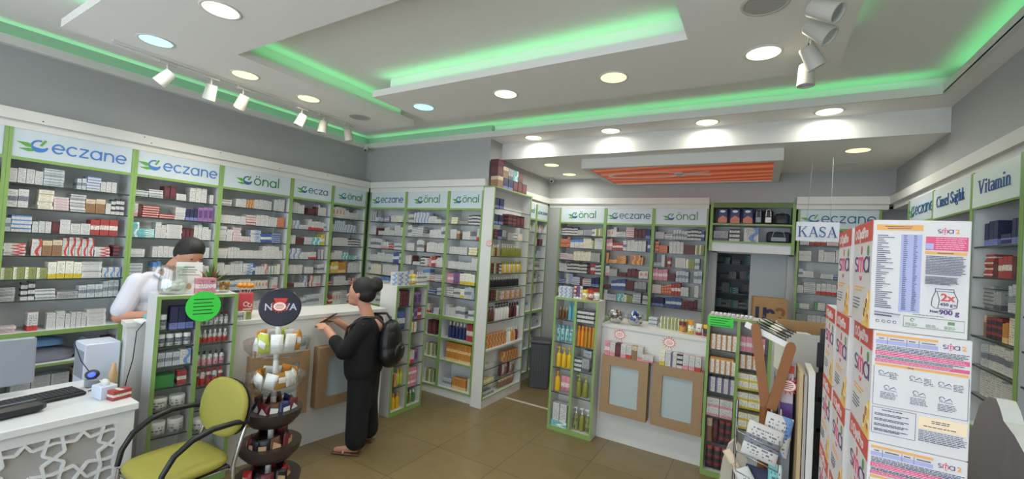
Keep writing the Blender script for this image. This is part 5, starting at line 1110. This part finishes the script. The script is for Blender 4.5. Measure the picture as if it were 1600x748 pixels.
def logo_side(parent, seed):
    """narrow face on -X: origin lower corner seen from the left; local u runs towards the camera"""
    M = face_mat((-BW/2-.0002, BD, 0), (0, -1, 0), (0, 0, 1)); rr = random.Random(seed)
    b = MB(); b.prism([(0, BH-.046), (BD, BH-.046), (BD, BH), (0, BH)], .0006, SMR, M=M); b.build('red_band', parent)
    b = MB(); font_mesh(b, 'OptiPro', .036, SMW, M @ Matrix.Translation((.045, BH-.036, .0007)), bold=.0006); b.strokes([(arc(.027, BH-.025, .010, 0, 360, 14), .004)], .001, SMW, M=M); b.build('band_lettering', parent)
    b = MB(); h = .036; x = .012; y = .122; M2 = M @ Matrix.Diagonal((1.62, 1, 1, 1)); g, _ = text_strokes('s', h, x, y); b.strokes(g, .0006, SMV, M=M2)
    g, _ = text_strokes('m', h, x+h*.80, y, sx=.78); b.strokes(g, .0007, SMP, M=M2); b.strokes([(arc(x+h*1.33, y-h*.16, h*.2, 200, 340, 6, h*.35), h*.13)], .0007, SMP, M=M2)
    b.prism([(x+h*1.35+p[0]*h*.11, y+h*1.45+p[1]*h*.3) for p in arc(0, 0, 1, 0, 330, 11)], .0007, SMR, M=M2)
    g, _ = text_strokes('a', h, x+h*1.85, y); b.strokes(g, .0006, SMV, M=M2); b.build('logo', parent)
    b = MB(); b.strokes(fineprint(.03, .14, .074, .09, 2, rr, .003), .0006, SMO, M=M); b.strokes(fineprint(.02, .1, .03, .062, 4, rr, .002), .0006, SMI, M=M); b.build('fine_print', parent)
    b = MB(); b.prism([(.13, .0), (BD, .0), (BD, .085), (.19, .08), (.175, .05), (.15, .04)], .0006, SMY, M=M)
    for k in range(7): b.prism([(.15+.008*k+p[0]*.011, .02+.011*(k % 5)+p[1]*.011) for p in arc(0, 0, 1, 0, 300, 7)], .0009, SMO if k % 2 else SMC, M=M)
    b.build('illustration', parent); b = MB(); b.prism([(.17+p[0]*.010, .172+p[1]*.012) for p in arc(0, 0, 1, 0, 330, 12)], .0008, SMG, M=M); b.build('green_mark', parent)
def front_a(parent):
    M = face_mat((-BW/2, -.0002, 0), (1, 0, 0), (0, 0, 1)); rr = random.Random(4)
    for (x0, x1, y0, y1) in ((.006, .081, .2165, .2285), (.085, .148, .1685, .1745)): b = MB(); b.prism([(x0, y0), (x1, y0), (x1, y1), (x0, y1)], .0005, SMO, M=M); b.build('orange_band', parent)
    b = MB(); b.prism([(.047, .044), (.080, .044), (.080, .208), (.047, .208)], .0005, SML, M=M); b.build('table_column', parent)
    b = MB(); b.prism([(.086, .177), (.149, .177), (.149, .205), (.086, .205)], .0005, SMP, M=M); b.prism([(.086, .179), (.098, .179), (.098, .191), (.086, .191)], .0008, SML, M=M); b.strokes(fineprint(.101, .147, .179, .204, 6, rr, .0011), .0007, mat('formula_pale', (240, 190, 205), .5), M=M); b.build('pink_panel', parent)
    b = MB()
    st = [([(.02, .2245), (.065, .2245)], .0014), ([(.024, .2205), (.062, .2205)], .0014)]
    for k in range(38):
        y = .205-k*.0042; st.append(([(.008, y), (.008+rr.uniform(.006, .028), y)], .0013)); st.append(([(.051, y), (.055+rr.random()*.003, y)], .0014)); st.append(([(.067, y), (.071+rr.random()*.003, y)], .0014))
    st += fineprint(.087, .147, .126, .166, 12, rr, .0012)+fineprint(.087, .14, .106, .123, 6, rr, .001)+[([(.008, .039), (.05, .037)], .001), ([(.008, .033), (.036, .032)], .0022)]
    b.strokes(st, .0007, SMI, M=M); b.strokes([([(.104, .1715), (.128, .1715)], .0016)], .001, SMI, M=M); b.build('fine_print', parent)
    b = MB(); sma_logo(b, .103, .2125, .0078, M); b.build('logo', parent)
    b = MB(); ol = [(.103, .098), (.131, .098), (.131, .093), (.137, .078), (.136, .062), (.128, .058), (.104, .058), (.098, .063), (.099, .078), (.104, .093), (.103, .098)]
    b.strokes([(ol, .0011), ([(.103, .093), (.132, .093)], .001), ([(.106, .092), (.110, .075), (.108, .059)], .001)], .0007, SMI, M=M); b.build('pouch_drawing', parent)
    b = MB(); font_mesh(b, '2x', .021, SMR, M @ Matrix.Translation((.1115, .074, .0002)), bold=.0005); font_mesh(b, '450 g', .0085, SMI, M @ Matrix.Translation((.111, .064, .0002)), bold=.0002); font_mesh(b, 'e', .009, SMI, M @ Matrix.Translation((.131, .064, .0002))); font_mesh(b, 'Net:', .0075, SMI, M @ Matrix.Translation((.096, .0485, .0002)), bold=.0002); font_mesh(b, '900 g', .0135, SMV, M @ Matrix.Translation((.110, .0465, .0002)), bold=.0004); b.build('weight_lettering', parent)
    b = MB(); b.strokes([([(.056, .014), (.056, .036), (.148, .036), (.148, .014), (.056, .014)], .0008)], .0005, SMG, M=M); b.strokes(fineprint(.07, .135, .0385, .0435, 1, rr, .001), .0005, SMI, M=M)
    for x in (.068, .100, .128): b.strokes(fineprint(x-.009, x+.011, .016, .023, 3, rr, .001), .0005, SMG, M=M)
    b.strokes([(arc(.07, .029, .003, 0, 300, 8), .0012)], .0006, SMG, M=M); b.prism([(.124, .026), (.134, .026), (.134, .032), (.124, .032)], .0006, SMG, M=M)
    for x in (.014, .024, .033, .042): b.strokes([(arc(x, .02, .0028, 20, 340, 8), .0009)], .0006, SMI, M=M)
    b.build('recycling_marks', parent)
def front_b(parent):
    M = face_mat((-BW/2, -.0002, 0), (1, 0, 0), (0, 0, 1)); rr = random.Random(8)
    for (x0, x1, y0, y1) in ((.005, .103, .227, .232), (.005, .149, .1645, .1695)): b = MB(); b.prism([(x0, y0), (x1, y0), (x1, y1), (x0, y1)], .0005, SMO, M=M); b.build('orange_band', parent)
    b = MB(); b.prism([(.005, .211), (.103, .211), (.103, .219), (.005, .219)], .0005, SML, M=M); b.strokes([([(x, .2105), (x, .226)], .0006) for x in (.024, .055, .074)], .0007, SMI, M=M); b.build('table_band', parent)
    b = MB()
    for (y0, y1) in ((.187, .196), (.172, .179)): b = MB(); b.prism([(.005, y0), (.150, y0), (.150, y1), (.005, y1)], .0005, SMP, M=M); b.build('pink_band', parent)
    b = MB(); b.strokes(fineprint(.007, .148, .188, .195, 2, rr, .0011)+fineprint(.007, .13, .173, .178, 2, rr, .0008), .0008, mat('formula_pale', (240, 190, 205), .5), M=M); b.build('band_print', parent)
    b = MB(); b.strokes(fineprint(.006, .150, .197, .209, 4, rr, .0012)+fineprint(.006, .148, .180, .186, 2, rr, .0011)+fineprint(.058, .07, .166, .168, 1, rr, .0013)+[([(a, .2225), (c, .2225)], .0012) for a, c in ((.01, .018), (.028, .05), (.058, .068), (.078, .099))], .0007, SMI, M=M); b.build('fine_print', parent)
    b = MB(); sma_logo(b, .110, .2165, .0082, M); b.build('logo', parent)
    b = MB()
    for (x, y) in ((.022, .148), (.072, .146), (.116, .143), (.032, .118), (.078, .116), (.118, .113)):
        b.strokes([(arc(x-.006, y+.002, .004, 0, 280, 8), .0009), ([(x-.002, y-.002), (x+.006, y+.004), (x+.009, y-.001)], .0009), ([(x-.01, y-.004), (x+.01, y-.005)], .0007)], .0006, SMI, M=M)
    for (x, y) in ((.034, .147), (.088, .145), (.132, .142), (.03, .104), (.078, .102), (.12, .099)): b.strokes(fineprint(x-.004 if y > .13 else x-.014, x+.012 if y > .13 else x+.014, y-.009, y+.006, 5, rr, .001), .0006, SMI, M=M)
    b.strokes([([(.004, .08), (.150, .08)], .0006), ([(.004, .08), (.004, .163)], .0006), ([(.150, .08), (.150, .163)], .0006), ([(.004, .02), (.004, .075), (.074, .075), (.074, .02), (.004, .02)], .0006)], .0005, SMI, M=M); b.build('instruction_drawings', parent)
    b = MB(); b.prism([(.078, .048), (.150, .048), (.150, .073), (.078, .073)], .0005, SMC, M=M); b.strokes(fineprint(.098, .13, .061, .068, 2, rr, .0016)+fineprint(.086, .142, .052, .057, 1, rr, .0016), .0008, SMI, M=M); b.build('cream_panel', parent)
    b = MB(); b.strokes(fineprint(.079, .150, .022, .046, 7, rr, .0011)+fineprint(.02, .055, .068, .073, 1, rr, .0014)+sum([fineprint(.008, .066, .058-.011*k, .064-.011*k, 2, rr, .001) for k in range(4)], []), .0007, SMI, M=M); b.build('notes_print', parent)
def formula_box(x, y, k, front, label, far=False, rot=0):
    t = empty('formula_box', (x+BW/2, y, .0005+k*(BH+.0008)), rot, label, 'formula box', 'stacked infant formula cartons')
    b = MB(); b.bbox(-BW/2, 0, 0, BW/2, BD, BH, SMW, .0015); b.build('carton', t)
    if front == 'a': front_a(t)
    elif front == 'b': front_b(t)
    if k >= 4: logo_side(t, k)
    return t
SX = .2075
colname = ['front column of the formula stack', 'second column of formula stack', 'rear column of formula stack']
for k in range(8):
    lv = {7: 'top', 6: 'second from top', 5: 'third from top', 4: 'fourth from top'}.get(k, f'{ordn(k)} from floor')
    for c_, y in enumerate((1.2, 1.42, 1.665)):
        if k == 7 and c_ == 2: continue
        if k == 7: formula_box(SX-.0, y if c_ == 0 else 1.455, k, 'a' if c_ == 0 else '', f'white formula carton with red band, {lv}, {colname[c_]}')
        else: formula_box(SX+(.008 if c_ == 0 else -.002), y, k, 'b' if c_ == 0 and k >= 4 else '', f'white formula carton with red band, {lv}, {colname[c_]}')
# grey curved board behind
t = empty('curved_board', (0, 0, 0), 0, 'grey board with white S-curved top edge right of formula stack', 'board')
prof = [(2.1, 0), (2.1, 1.24), (1.99, 1.27), (1.93, 1.332), (1.89, 1.41), (1.83, 1.452), (1.786, 1.458), (1.761, 1.438), (1.737, 1.408), (1.677, 1.389), (1.627, 1.362), (1.55, 1.33), (1.35, 1.32), (1.35, 0)]
b = MB(); b.prism(prof, .04, mat('board_side_grey', (150, 143, 145), .7), M=face_mat((.60, 0, 0), (0, 1, 0), (0, 0, 1)), m2=mat('board_white', (226, 226, 220), .5)); b.build('panel', t)

# ================================================================ STAND WITH GLASSES, CARTONS AND WIRE BASKET
WDS = mat('stand_wood', (142, 88, 42), .5, var=.12, scale=22); WIRE = mat('wire_chrome', (170, 172, 174), .25, metal=1)
t = empty('wooden_stand', (.04, 2.1, 0), 0, 'brown wooden stand with two slats forming a V', 'display stand')
b = MB(); b.tube([(.0, .0, .0), (.0, .0, 1.26)], .02, WDS, 10); b.build('post', t)
b = MB(); b.lathe([(.05, 0), (.05, .025), (.03, .05)], WDS, 24); b.build('base', t)
for (x0, z0, x1, z1, l) in ((.0, 1.22, -.048, 1.53, 0), (.02, 1.22, .075, 1.475, 1)):
    b = MB(); d_ = Vector((x1-x0, 0, z1-z0)).normalized(); n_ = Vector((d_.z, 0, -d_.x))*.018; p0, p1 = Vector((x0, 0, z0)), Vector((x1, 0, z1))
    pts = [p0-n_, p0+n_, p1+n_]+[p1+n_*math.cos(a)+d_*.024*math.sin(a) for a in [PI*k/6 for k in range(1, 6)]]+[p1-n_]
    b.prism([(p.x, p.z) for p in pts], .016, WDS, M=face_mat((0, -.03-.02*l, 0), (1, 0, 0), (0, 0, 1))); b.build('slat', t)
t = empty('eyewear_tray', (.03, 2.14, 1.505), 0, 'white-edged tray of dark reading glasses resting on the wooden V slats', 'tray')
Mt = Matrix.Rotation(math.radians(23), 4, 'Y')
b = MB(); b.box(-.085, -.07, -.006, .105, .07, 0, PLAIN['white'], M=Mt); b.box(-.085, -.07, 0, .105, -.066, .018, PLAIN['white'], M=Mt); b.build('tray_body', t)
for k in range(5):
    g = MB(); z_ = .014+.012*k
    for sx_ in (-.034, .034): g.lathe([(.001, -.001), (.026, -.001), (.027, .001), (.001, .001)], BLACK, 16, M=Mt @ Matrix.Translation((.01+sx_+.004*k, -.02+.02*(k % 2), z_)))
    for sx_ in (-.062, .062): g.tube([(.01+sx_+.004*k, -.02+.02*(k % 2), z_), (.01+sx_*1.02+.004*k, .05, z_)], .0022, BLACK, 6, M=Mt)
    g.tube([(.01-.01+.004*k, -.02+.02*(k % 2), z_), (.01+.01+.004*k, -.02+.02*(k % 2), z_)], .002, BLACK, 6, M=Mt)
    o = g.build('reading_glasses'); o.location = (.03, 2.14, 1.505); tag(o, f'black reading glasses in slanted tray, {ordn(k)} pair from the bottom', 'glasses', 'glasses in the slanted tray')
t = empty('open_carton', (.20, 2.42, 1.30), math.radians(12), 'open white carton with brown inside on tall shelf behind the glasses tray', 'carton')
b = MB()
for a in ((-.11, -.09, 0, .11, -.086, .20), (-.11, .086, 0, .11, .09, .23), (-.11, -.086, 0, -.106, .086, .22), (.106, -.086, 0, .11, .086, .22)): b.box(*a, mat('carton_white', (214, 210, 200), .6))
b.box(-.11, -.09, 0, .11, .09, .004, CARD); b.box(-.105, .082, .01, .105, .0855, .24, CARD); b.build('carton_body', t)
b = MB(); b.add([(-.106, -.086, .22), (-.106, .086, .22), (-.15, .08, .19), (-.15, -.08, .19)], [(0, 1, 2, 3)], mat('carton_white', (214, 210, 200), .6)); b.build('flap', t); b = MB(); b.add([(.108, -.086, .22), (.108, .086, .22), (.15, .08, .2), (.15, -.08, .2)], [(0, 1, 2, 3)], mat('carton_white', (214, 210, 200), .6)); b.build('flap', t)
prod('box', fmat((.17, 2.40, 0), .3), 0, 0, 1.305, (.07, .05, .19), 'w0', None, 'white leaflet box inside open white carton', 'carton')
t = empty('side_shelf', (.08, 2.33, 0), 0, 'slim dark shelf unit carrying the open white carton', 'shelf unit')
b = MB(); b.box(0, 0, 0, .25, .2, .02, DARK); b.box(0, 0, 0, .01, .2, 1.28, DARK); b.box(.24, 0, 0, .25, .2, 1.28, DARK); b.box(0, .19, 0, .25, .2, 1.28, DARK); b.build('frame', t); b = MB(); b.box(-.0, -.0, 1.28, .25, .2, 1.2995, GREYP); b.build('top_board', t)
# wire basket stand
t = empty('wire_basket_stand', (.03, 1.95, 0), 0, 'chrome wire basket stand with sloping pockets beside the tall boards', 'wire rack')
for k in range(9):
    z = .52+.075*k; b = MB(); b.tube([(-.09, .05, z+.05), (-.08, -.07, z+.035), (.055, -.08, z), (.062, .05, z+.02)], .0026, WIRE, 6); b.build('wire', t)
for x in (-.09, .062): b = MB(); b.tube([(x, .05, 0), (x, .05, 1.24)], .006, WIRE, 8); b.build('upright', t)
b = MB(); b.tube([(-.1, .05, .01), (-.12, -.1, .01), (.07, -.1, .01), (.062, .05, .01)], .006, WIRE, 8); b.build('foot', t)
F_ = fmat((.03, 1.95, 0), 0)
def leaf(x, y, z, w_, h_, key, label, tilt=0, rot=0, cat='packet', nm='folded_packet'):
    o = bpy.data.objects.new(nm, proto('pack', key)); COL.objects.link(o); o.location = (.03+x, 1.95+y, z); o.scale = (w_, .025, h_); o.rotation_euler = (math.radians(tilt), math.radians(rot), 0); tag(o, label, cat)
leaf(-.01, -.02, 1.05, .12, .13, 'w7', 'grey and white printed packet at the top of wire basket', -12, 12); leaf(.04, .02, 1.07, .09, .15, 'w8', 'blue-grey packet behind the printed packet in wire basket', -8, 8)
leaf(.05, -.01, .84, .045, .2, 't1', 'bright light blue slim packet in the wire basket', -5, 0); leaf(-.01, .01, .82, .1, .18, 'n1', 'navy packet behind blue packet in wire basket', -8, 4); leaf(.06, -.03, .79, .06, .24, 'w7', 'newsprint-patterned packet leaning in lower wire basket', -6, -32); leaf(.05, -.03, .60, .05, .2, 'g0', 'clear silver packet at the bottom of wire basket', 0, 0)
leaf(.085, .0, .74, .035, .36, 'br1', 'brown curved card strip behind the newsprint packet', -6, -35, 'card', 'card_strip')
# tall boards
for k, (x, w_, h_, m_, l) in enumerate(((.150, .012, 1.405, mat('board_tan', (196, 172, 130), .7), 'tan'), (.165, .010, 1.395, mat('board_grey2', (176, 168, 160), .7), 'grey'), (.178, .02, 1.41, mat('board_white2', (224, 222, 216), .5), 'white'))):
    b = MB(); pts = [(x+.008*math.sin((z-.2)*2.1), z) for z in [h_*i/20 for i in range(21)]]
    b.prism([(p[0], p[1]) for p in pts]+[(p[0]+w_, p[1]) for p in reversed(pts)], .18, m_, M=Matrix(((1,0,0,-.012),(0,0,1,1.95),(0,1,0,0),(0,0,0,1))))
    tag(b.build('poster_board'), f'tall thin {l} board standing edge-on beside the formula stack', 'board')
t = empty('promo_box', (.113, 2.115, 0), 0, 'purple promotional box with red and white starburst on the wire stand side', 'box')
b = MB(); b.bbox(-.022, -.05, 1.10, .02, .09, 1.41, mat('promo_lilac', (190, 180, 190), .5), .002); b.box(-.0225, -.0505, 1.14, .0205, .0905, 1.25, PLAIN['purple']); b.build('box_body', t); b = MB(); b.box(-.02, -.045, 0, .018, .085, 1.0995, GREYP); b.build('support', t)
b = MB(); starburst(b, face_mat((-.002, -.0515, 1.32), (1, 0, 0), (0, 0, 1)), .05); b.prism([(-.018, .36-.36), (.02, 0), (.02, .03), (-.018, .03)], .001, mat('star_red', (205, 62, 48), .5), M=face_mat((0, -.0515, 1.37), (1, 0, 0), (0, 0, 1))); b.build('starburst', t)
# hanging black packs
t = empty('hook_rack', (.27, 2.12, 0), 0, 'narrow dark hook rack holding black packs behind the boards', 'rack')
b = MB(); b.box(-.045, .07, 0, .06, .085, 1.55, DARK); b.build('backboard', t)
for i, z in enumerate((1.40, 1.28, 1.16, 1.04)):
    b = MB(); b.tube([(0, .07, z+.12), (0, -.03, z+.125)], .003, WIRE, 6); b.build('hook', t)
    for j in range(2):
        p = empty('hanging_pack', (.27-.02+.03*j, 2.12+.012-.03*j, z-.0), 0, f'black blister pack with round white tag, {ordn(i)} hook down, {"rear" if j == 0 else "front"}', 'packet', 'black packs on the hook rack')
        b = MB(); b.bbox(-.04, -.008, 0, .04, .008, .10, mat('pack_black', (40, 40, 44), .3), .003); b.build('pack_body', p); b = MB(); b.lathe([(.0001, 0), (.012, 0), (.012, .001)], PLAIN['white'], 14, M=face_mat((.0, -.0095, .03), (1, 0, 0), (0, 0, 1))); b.build('round_tag', p)
# newspaper bag
o = folded((.268, 2.0, .0), (.12, .09, 1.0), mat_carton('newsprint', (206, 200, 190), (190, 184, 176), 'plain'), 'tall pale newsprint-wrapped parcel below the black packs', 12, 'wrapped_parcel'); o['category'] = 'parcel'
# white chair back
t = empty('plastic_chair', (-.085, 2.62, 0), math.radians(10), 'cream rounded chair back rising at the bottom frame edge', 'chair')
b = MB(); b.prism([(-.07, .40), (-.062, .62), (-.05, .74), (-.025, .83), (.0, .86), (.03, .835), (.062, .775), (.075, .70), (.06, .5), (.055, .40)], .02, mat('chair_cream', (204, 194, 178), .6), M=face_mat((0, 0, 0), (1, 0, 0), (0, 0, 1))); b.build('backrest', t)
b = MB(); b.bbox(-.13, -.2, .40, .13, .02, .43, mat('chair_cream', (204, 194, 178), .6), .01); b.build('seat', t)
for x in (-.11, .11):
    for y in (-.18, 0): b = MB(); b.tube([(x, y, .40), (x*1.1, y*1.1, .0)], .011, GREYP); b.build('leg', t)

# ================================================================ PEOPLE
SKIN = mat('skin', (196, 140, 116), .55); HAIR = mat('hair', (26, 22, 22), .6, bump=.4, scale=150)
def blob(name, parent, segs, ells, m, voxel=.008, smooth=3, label=None):
    b = MB()
    for p0, r0, p1, r1 in segs:
        p0, p1 = Vector(p0), Vector(p1); L_ = (p1-p0).length; n_ = max(2, int(L_/max(.012, min(r0, r1)*.7)))
        for k in range(n_+1):
            f = k/n_; c = p0.lerp(p1, f); r = r0+(r1-r0)*f; b.ell(c, (r, r, r), m, 10, 7)
        b.tube([p0, p1], [r0, r1], m, 12)
    for c, r in ells: b.ell(c, r, m, 18, 12)
    o = b.build(name, parent); rm = o.modifiers.new('union', 'REMESH'); rm.mode = 'VOXEL'; rm.voxel_size = voxel; rm.use_smooth_shade = True
    sm = o.modifiers.new('soften', 'SMOOTH'); sm.factor = .5; sm.iterations = smooth
    return o
def hand(w, d, up, s=1):
    """palm + four bent fingers + thumb from wrist w, pointing along d; up = back of hand"""
    w, d, up = Vector(w), Vector(d).normalized(), Vector(up).normalized(); side = d.cross(up).normalized()*s; segs = []
    pc = w+d*.045
    for k in range(4): q = w+d*.075+side*(.012*(k-1.5)*1.5); segs.append((w+side*(.008*(k-1.5)), .014, q, .011))
    for k, l in enumerate((.032, .036, .033, .026)):
        a = w+d*.075+side*(.018*(k-1.5)); m_ = a+d*l-up*.006; e = m_+d*l*.45-up*l*.75; segs += [(a, .0095, m_, .0085), (m_, .0085, e, .0075)]
    a = w+d*.02-side*.026; m_ = a+d*.028-side*.014-up*.01; segs += [(w+d*.008, .013, a, .011), (a, .011, m_, .0095), (m_, .0095, m_+d*.026+side*.006-up*.008, .008)]
    return segs
# customer in black: local x forward (faces the left counter)
t = empty('person', (-2.915, 2.57, 0), math.radians(207), 'woman in loose black clothes at the left counter holding a phone', 'person')
wl, wr = (.315, .10, 1.02), (.31, -.06, 1.06)
segs = [((0, .09, .76), .09, (.01, .10, .43), .06), ((.01, .10, .43), .055, (-.01, .11, .08), .034), ((-.01, .11, .045), .032, (.15, .12, .028), .022),
        ((0, -.10, .76), .09, (.0, -.12, .43), .06), ((0, -.12, .43), .055, (-.02, -.13, .08), .034), ((-.02, -.13, .045), .032, (.14, -.14, .028), .022),
        ((-.02, 0, 1.06), .06, (.035, 0, 1.20), .05), ((.035, 0, 1.2), .05, (.08, 0, 1.30), .06),
        ((-.02, .15, 1.07), .055, (.10, .225, .87), .047), ((.10, .225, .87), .044, wl, .03), ((-.02, -.15, 1.07), .055, (.10, -.22, .88), .047), ((.10, -.22, .88), .044, wr, .03),
        ((.178, 0, 1.325), .010, (.200, 0, 1.298), .014), ((.165, 0, 1.255), .018, (.168, 0, 1.24), .02), ((.175, -.016, 1.272), .007, (.175, .016, 1.272), .007)]
segs += hand(wl, (.8, -.35, .25), (0, .3, 1)) + hand(wr, (.8, .25, .15), (0, -.3, 1), -1)
ells = [((0, 0, .80), (.13, .17, .12)), ((.02, 0, .93), (.14, .165, .13)), ((0, 0, 1.04), (.12, .17, .10)), ((.095, 0, 1.335), (.09, .075, .105)), ((.125, 0, 1.27), (.06, .055, .055)), ((.07, .076, 1.32), (.016, .012, .027)), ((.07, -.076, 1.32), (.016, .012, .027))]
body = blob('body', t, segs, ells, SKIN, .006, 2)
BLK = mat('cloth_black', (13, 13, 15), .9, bump=.15, scale=18)
tunic = blob('tunic', t, [((-.02, .14, 1.065), .068, (.10, .225, .87), .066), ((.10, .225, .87), .062, (.20, .175, .94), .055), ((-.02, -.14, 1.065), .068, (.10, -.22, .88), .066), ((.10, -.22, .88), .062, (.20, -.16, .96), .055), ((-.04, .12, 1.085), .045, (-.04, -.12, 1.085), .045),
    ((0, .055, 1.02), .125, (.01, .06, .70), .145), ((0, -.055, 1.02), .125, (.01, -.06, .70), .145), ((.03, 0, 1.0), .13, (.035, 0, .72), .15)], [], BLK, .009, 14)
blob('trousers', t, [((.0, .075, .68), .11, (.0, .09, .38), .095), ((0, .09, .38), .095, (-.01, .11, .12), .09), ((0, -.075, .68), .11, (.0, -.09, .38), .095), ((0, -.09, .38), .095, (-.02, -.12, .12), .09), ((0, 0, .66), .12, (0, 0, .4), .09)], [], BLK, .009, 12)
blob('hair', t, [((-.0, .0, 1.40), .05, (-.045, 0, 1.42), .06)], [((.060, 0, 1.375), (.102, .09, .098)), ((.035, 0, 1.33), (.085, .085, .085)), ((-.05, 0, 1.40), (.055, .06, .055))], HAIR, .007, 2)
b = MB(); b.ell((.066, .086, 1.285), (.005, .004, .006), CHROME, 8, 6); b.build('earring', t)
for y in (.034, -.034): b = MB(); b.ell((.172, y, 1.34), (.006, .011, .005), PLAIN['black'], 8, 6); b.build('eye', t)
for y, x in ((.115, 0), (-.135, -.01)):
    b = MB(); b.bbox(x-.06, y-.04, .002, x+.18, y+.04, .018, PLAIN['brown'], .006); b.tube([(x+.08, y-.036, .015), (x+.085, y, .058), (x+.08, y+.036, .015)], .008, PLAIN['tan'], 8); b.build('sandal', t)
t = empty('smartphone', (-3.25, 2.42, 1.085), math.radians(30), 'dark phone held by the woman in black', 'phone')
Mp = Matrix.Rotation(math.radians(-35), 4, 'Y'); b = MB(); b.bbox(-.075, -.038, -.005, .075, .038, .005, mat('phone_case', (70, 44, 34), .4), .003, M=Mp); b.build('case', t); b = MB(); b.box(-.07, -.034, .005, .07, .034, .0056, BLACK, M=Mp); b.build('screen', t)
t = empty('backpack', (-2.73, 2.665, .72), math.radians(27), 'black leather backpack worn on the back of the woman in black', 'backpack')
LTH = mat('black_leather', (12, 12, 14), .4, bump=.2, scale=60)
blob('bag_body', t, [], [((.0, 0, .2), (.095, .15, .19)), ((.01, 0, .12), (.10, .16, .13)), ((0, 0, .3), (.075, .12, .10))], LTH, .008, 3)
b = MB(); b.ell((.075, 0, .13), (.045, .11, .09), LTH, 18, 12); b.build('front_pocket', t)
for y in (-.09, .09): b = MB(); b.tube([(-.03, y, .37), (-.09, y*1.25, .43), (-.2, y*1.4, .42), (-.33, y*1.5, .33), (-.345, y*1.6, .2)], .011, LTH, 8); b.build('shoulder_strap', t)
b = MB(); b.tube([(-.02, -.03, .38), (-.01, 0, .42), (-.02, .03, .38)], .007, LTH, 8); b.build('carry_loop', t)
b = MB(); b.tube([(.119, -.06, .18), (.122, 0, .185), (.119, .06, .18)], .003, CHROME, 6); b.build('zip', t)
# pharmacist
t = empty('person', (-4.06, 1.50, 0), math.radians(4), 'dark-haired pharmacist in white short-sleeved coat, head bowed behind the counter', 'person')
wl, wr = (.24, .12, 1.15), (.20, -.16, 1.14)
segs = [((0, .09, .86), .09, (.02, .1, .48), .062), ((.02, .1, .48), .058, (0, .1, .08), .04), ((0, .1, .045), .036, (.17, .11, .03), .026), ((0, -.09, .86), .09, (.02, -.1, .48), .062), ((.02, -.1, .48), .058, (0, -.1, .08), .04), ((0, -.1, .045), .036, (.17, -.11, .03), .026),
        ((.03, .0, 1.38), .06, (.09, .03, 1.50), .053), ((.09, .03, 1.5), .053, (.14, .09, 1.57), .06), ((.0, .17, 1.37), .055, (.04, .26, 1.12), .045), ((.04, .26, 1.12), .042, wl, .029), ((0, -.17, 1.37), .055, (.03, -.27, 1.12), .045), ((.03, -.27, 1.12), .042, wr, .029),
        ((.262, .10, 1.535), .011, (.268, .10, 1.51), .015), ((.222, .10, 1.45), .02, (.216, .10, 1.44), .022), ((.238, .082, 1.48), .007, (.238, .118, 1.48), .007)]
segs += hand(wl, (.8, -.5, -.05), (0, .2, 1)) + hand(wr, (.8, .45, -.05), (0, -.2, 1), -1)
ells = [((0, 0, .92), (.12, .16, .12)), ((.0, 0, 1.1), (.115, .15, .16)), ((.0, 0, 1.28), (.12, .18, .14)), ((.155, .10, 1.59), (.1, .078, .105)), ((.195, .10, 1.485), (.06, .056, .06)), ((.14, .179, 1.56), (.016, .012, .028)), ((.14, .021, 1.56), (.016, .012, .028))]
blob('body', t, segs, ells, mat('skin_tan', (188, 134, 108), .55), .006, 2)
COAT = mat('coat_white', (206, 204, 214), .8, bump=.15, scale=25)
blob('coat', t, [((.0, .165, 1.365), .072, (.035, .25, 1.17), .068), ((.0, -.165, 1.365), .072, (.03, -.255, 1.17), .068), ((.0, .1, 1.40), .045, (.0, -.1, 1.40), .045)], [((0, 0, 1.29), (.14, .2, .13)), ((.01, 0, 1.12), (.14, .18, .17)), ((0, 0, .92), (.15, .19, .16)), ((0, 0, .78), (.15, .19, .1))], COAT, .009, 3)
b = MB(); b.tube([(.10, -.05, 1.40), (.05, -.075, 1.43), (.0, -.04, 1.46), (-.015, 0, 1.465), (.0, .04, 1.46), (.05, .075, 1.43), (.10, .05, 1.40)], .014, COAT, 8); b.build('collar', t)
blob('trousers', t, [((.0, .09, .84), .105, (.02, .1, .48), .085), ((.02, .1, .48), .08, (0, .1, .1), .07), ((0, -.09, .84), .105, (.02, -.1, .48), .085), ((.02, -.1, .48), .08, (0, -.1, .1), .07)], [], mat('trousers_dark', (50, 52, 62), .8), .01, 3)
blob('hair', t, [], [((.15, .10, 1.635), (.112, .093, .095)), ((.10, .10, 1.60), (.09, .09, .09)), ((.2, .10, 1.645), (.06, .07, .05))], HAIR, .007, 2)
for y in (.034, -.034): b = MB(); b.ell((.245, y+.10, 1.555), (.006, .011, .004), PLAIN['black'], 8, 6); b.build('eye', t)

emit_cartons(300)
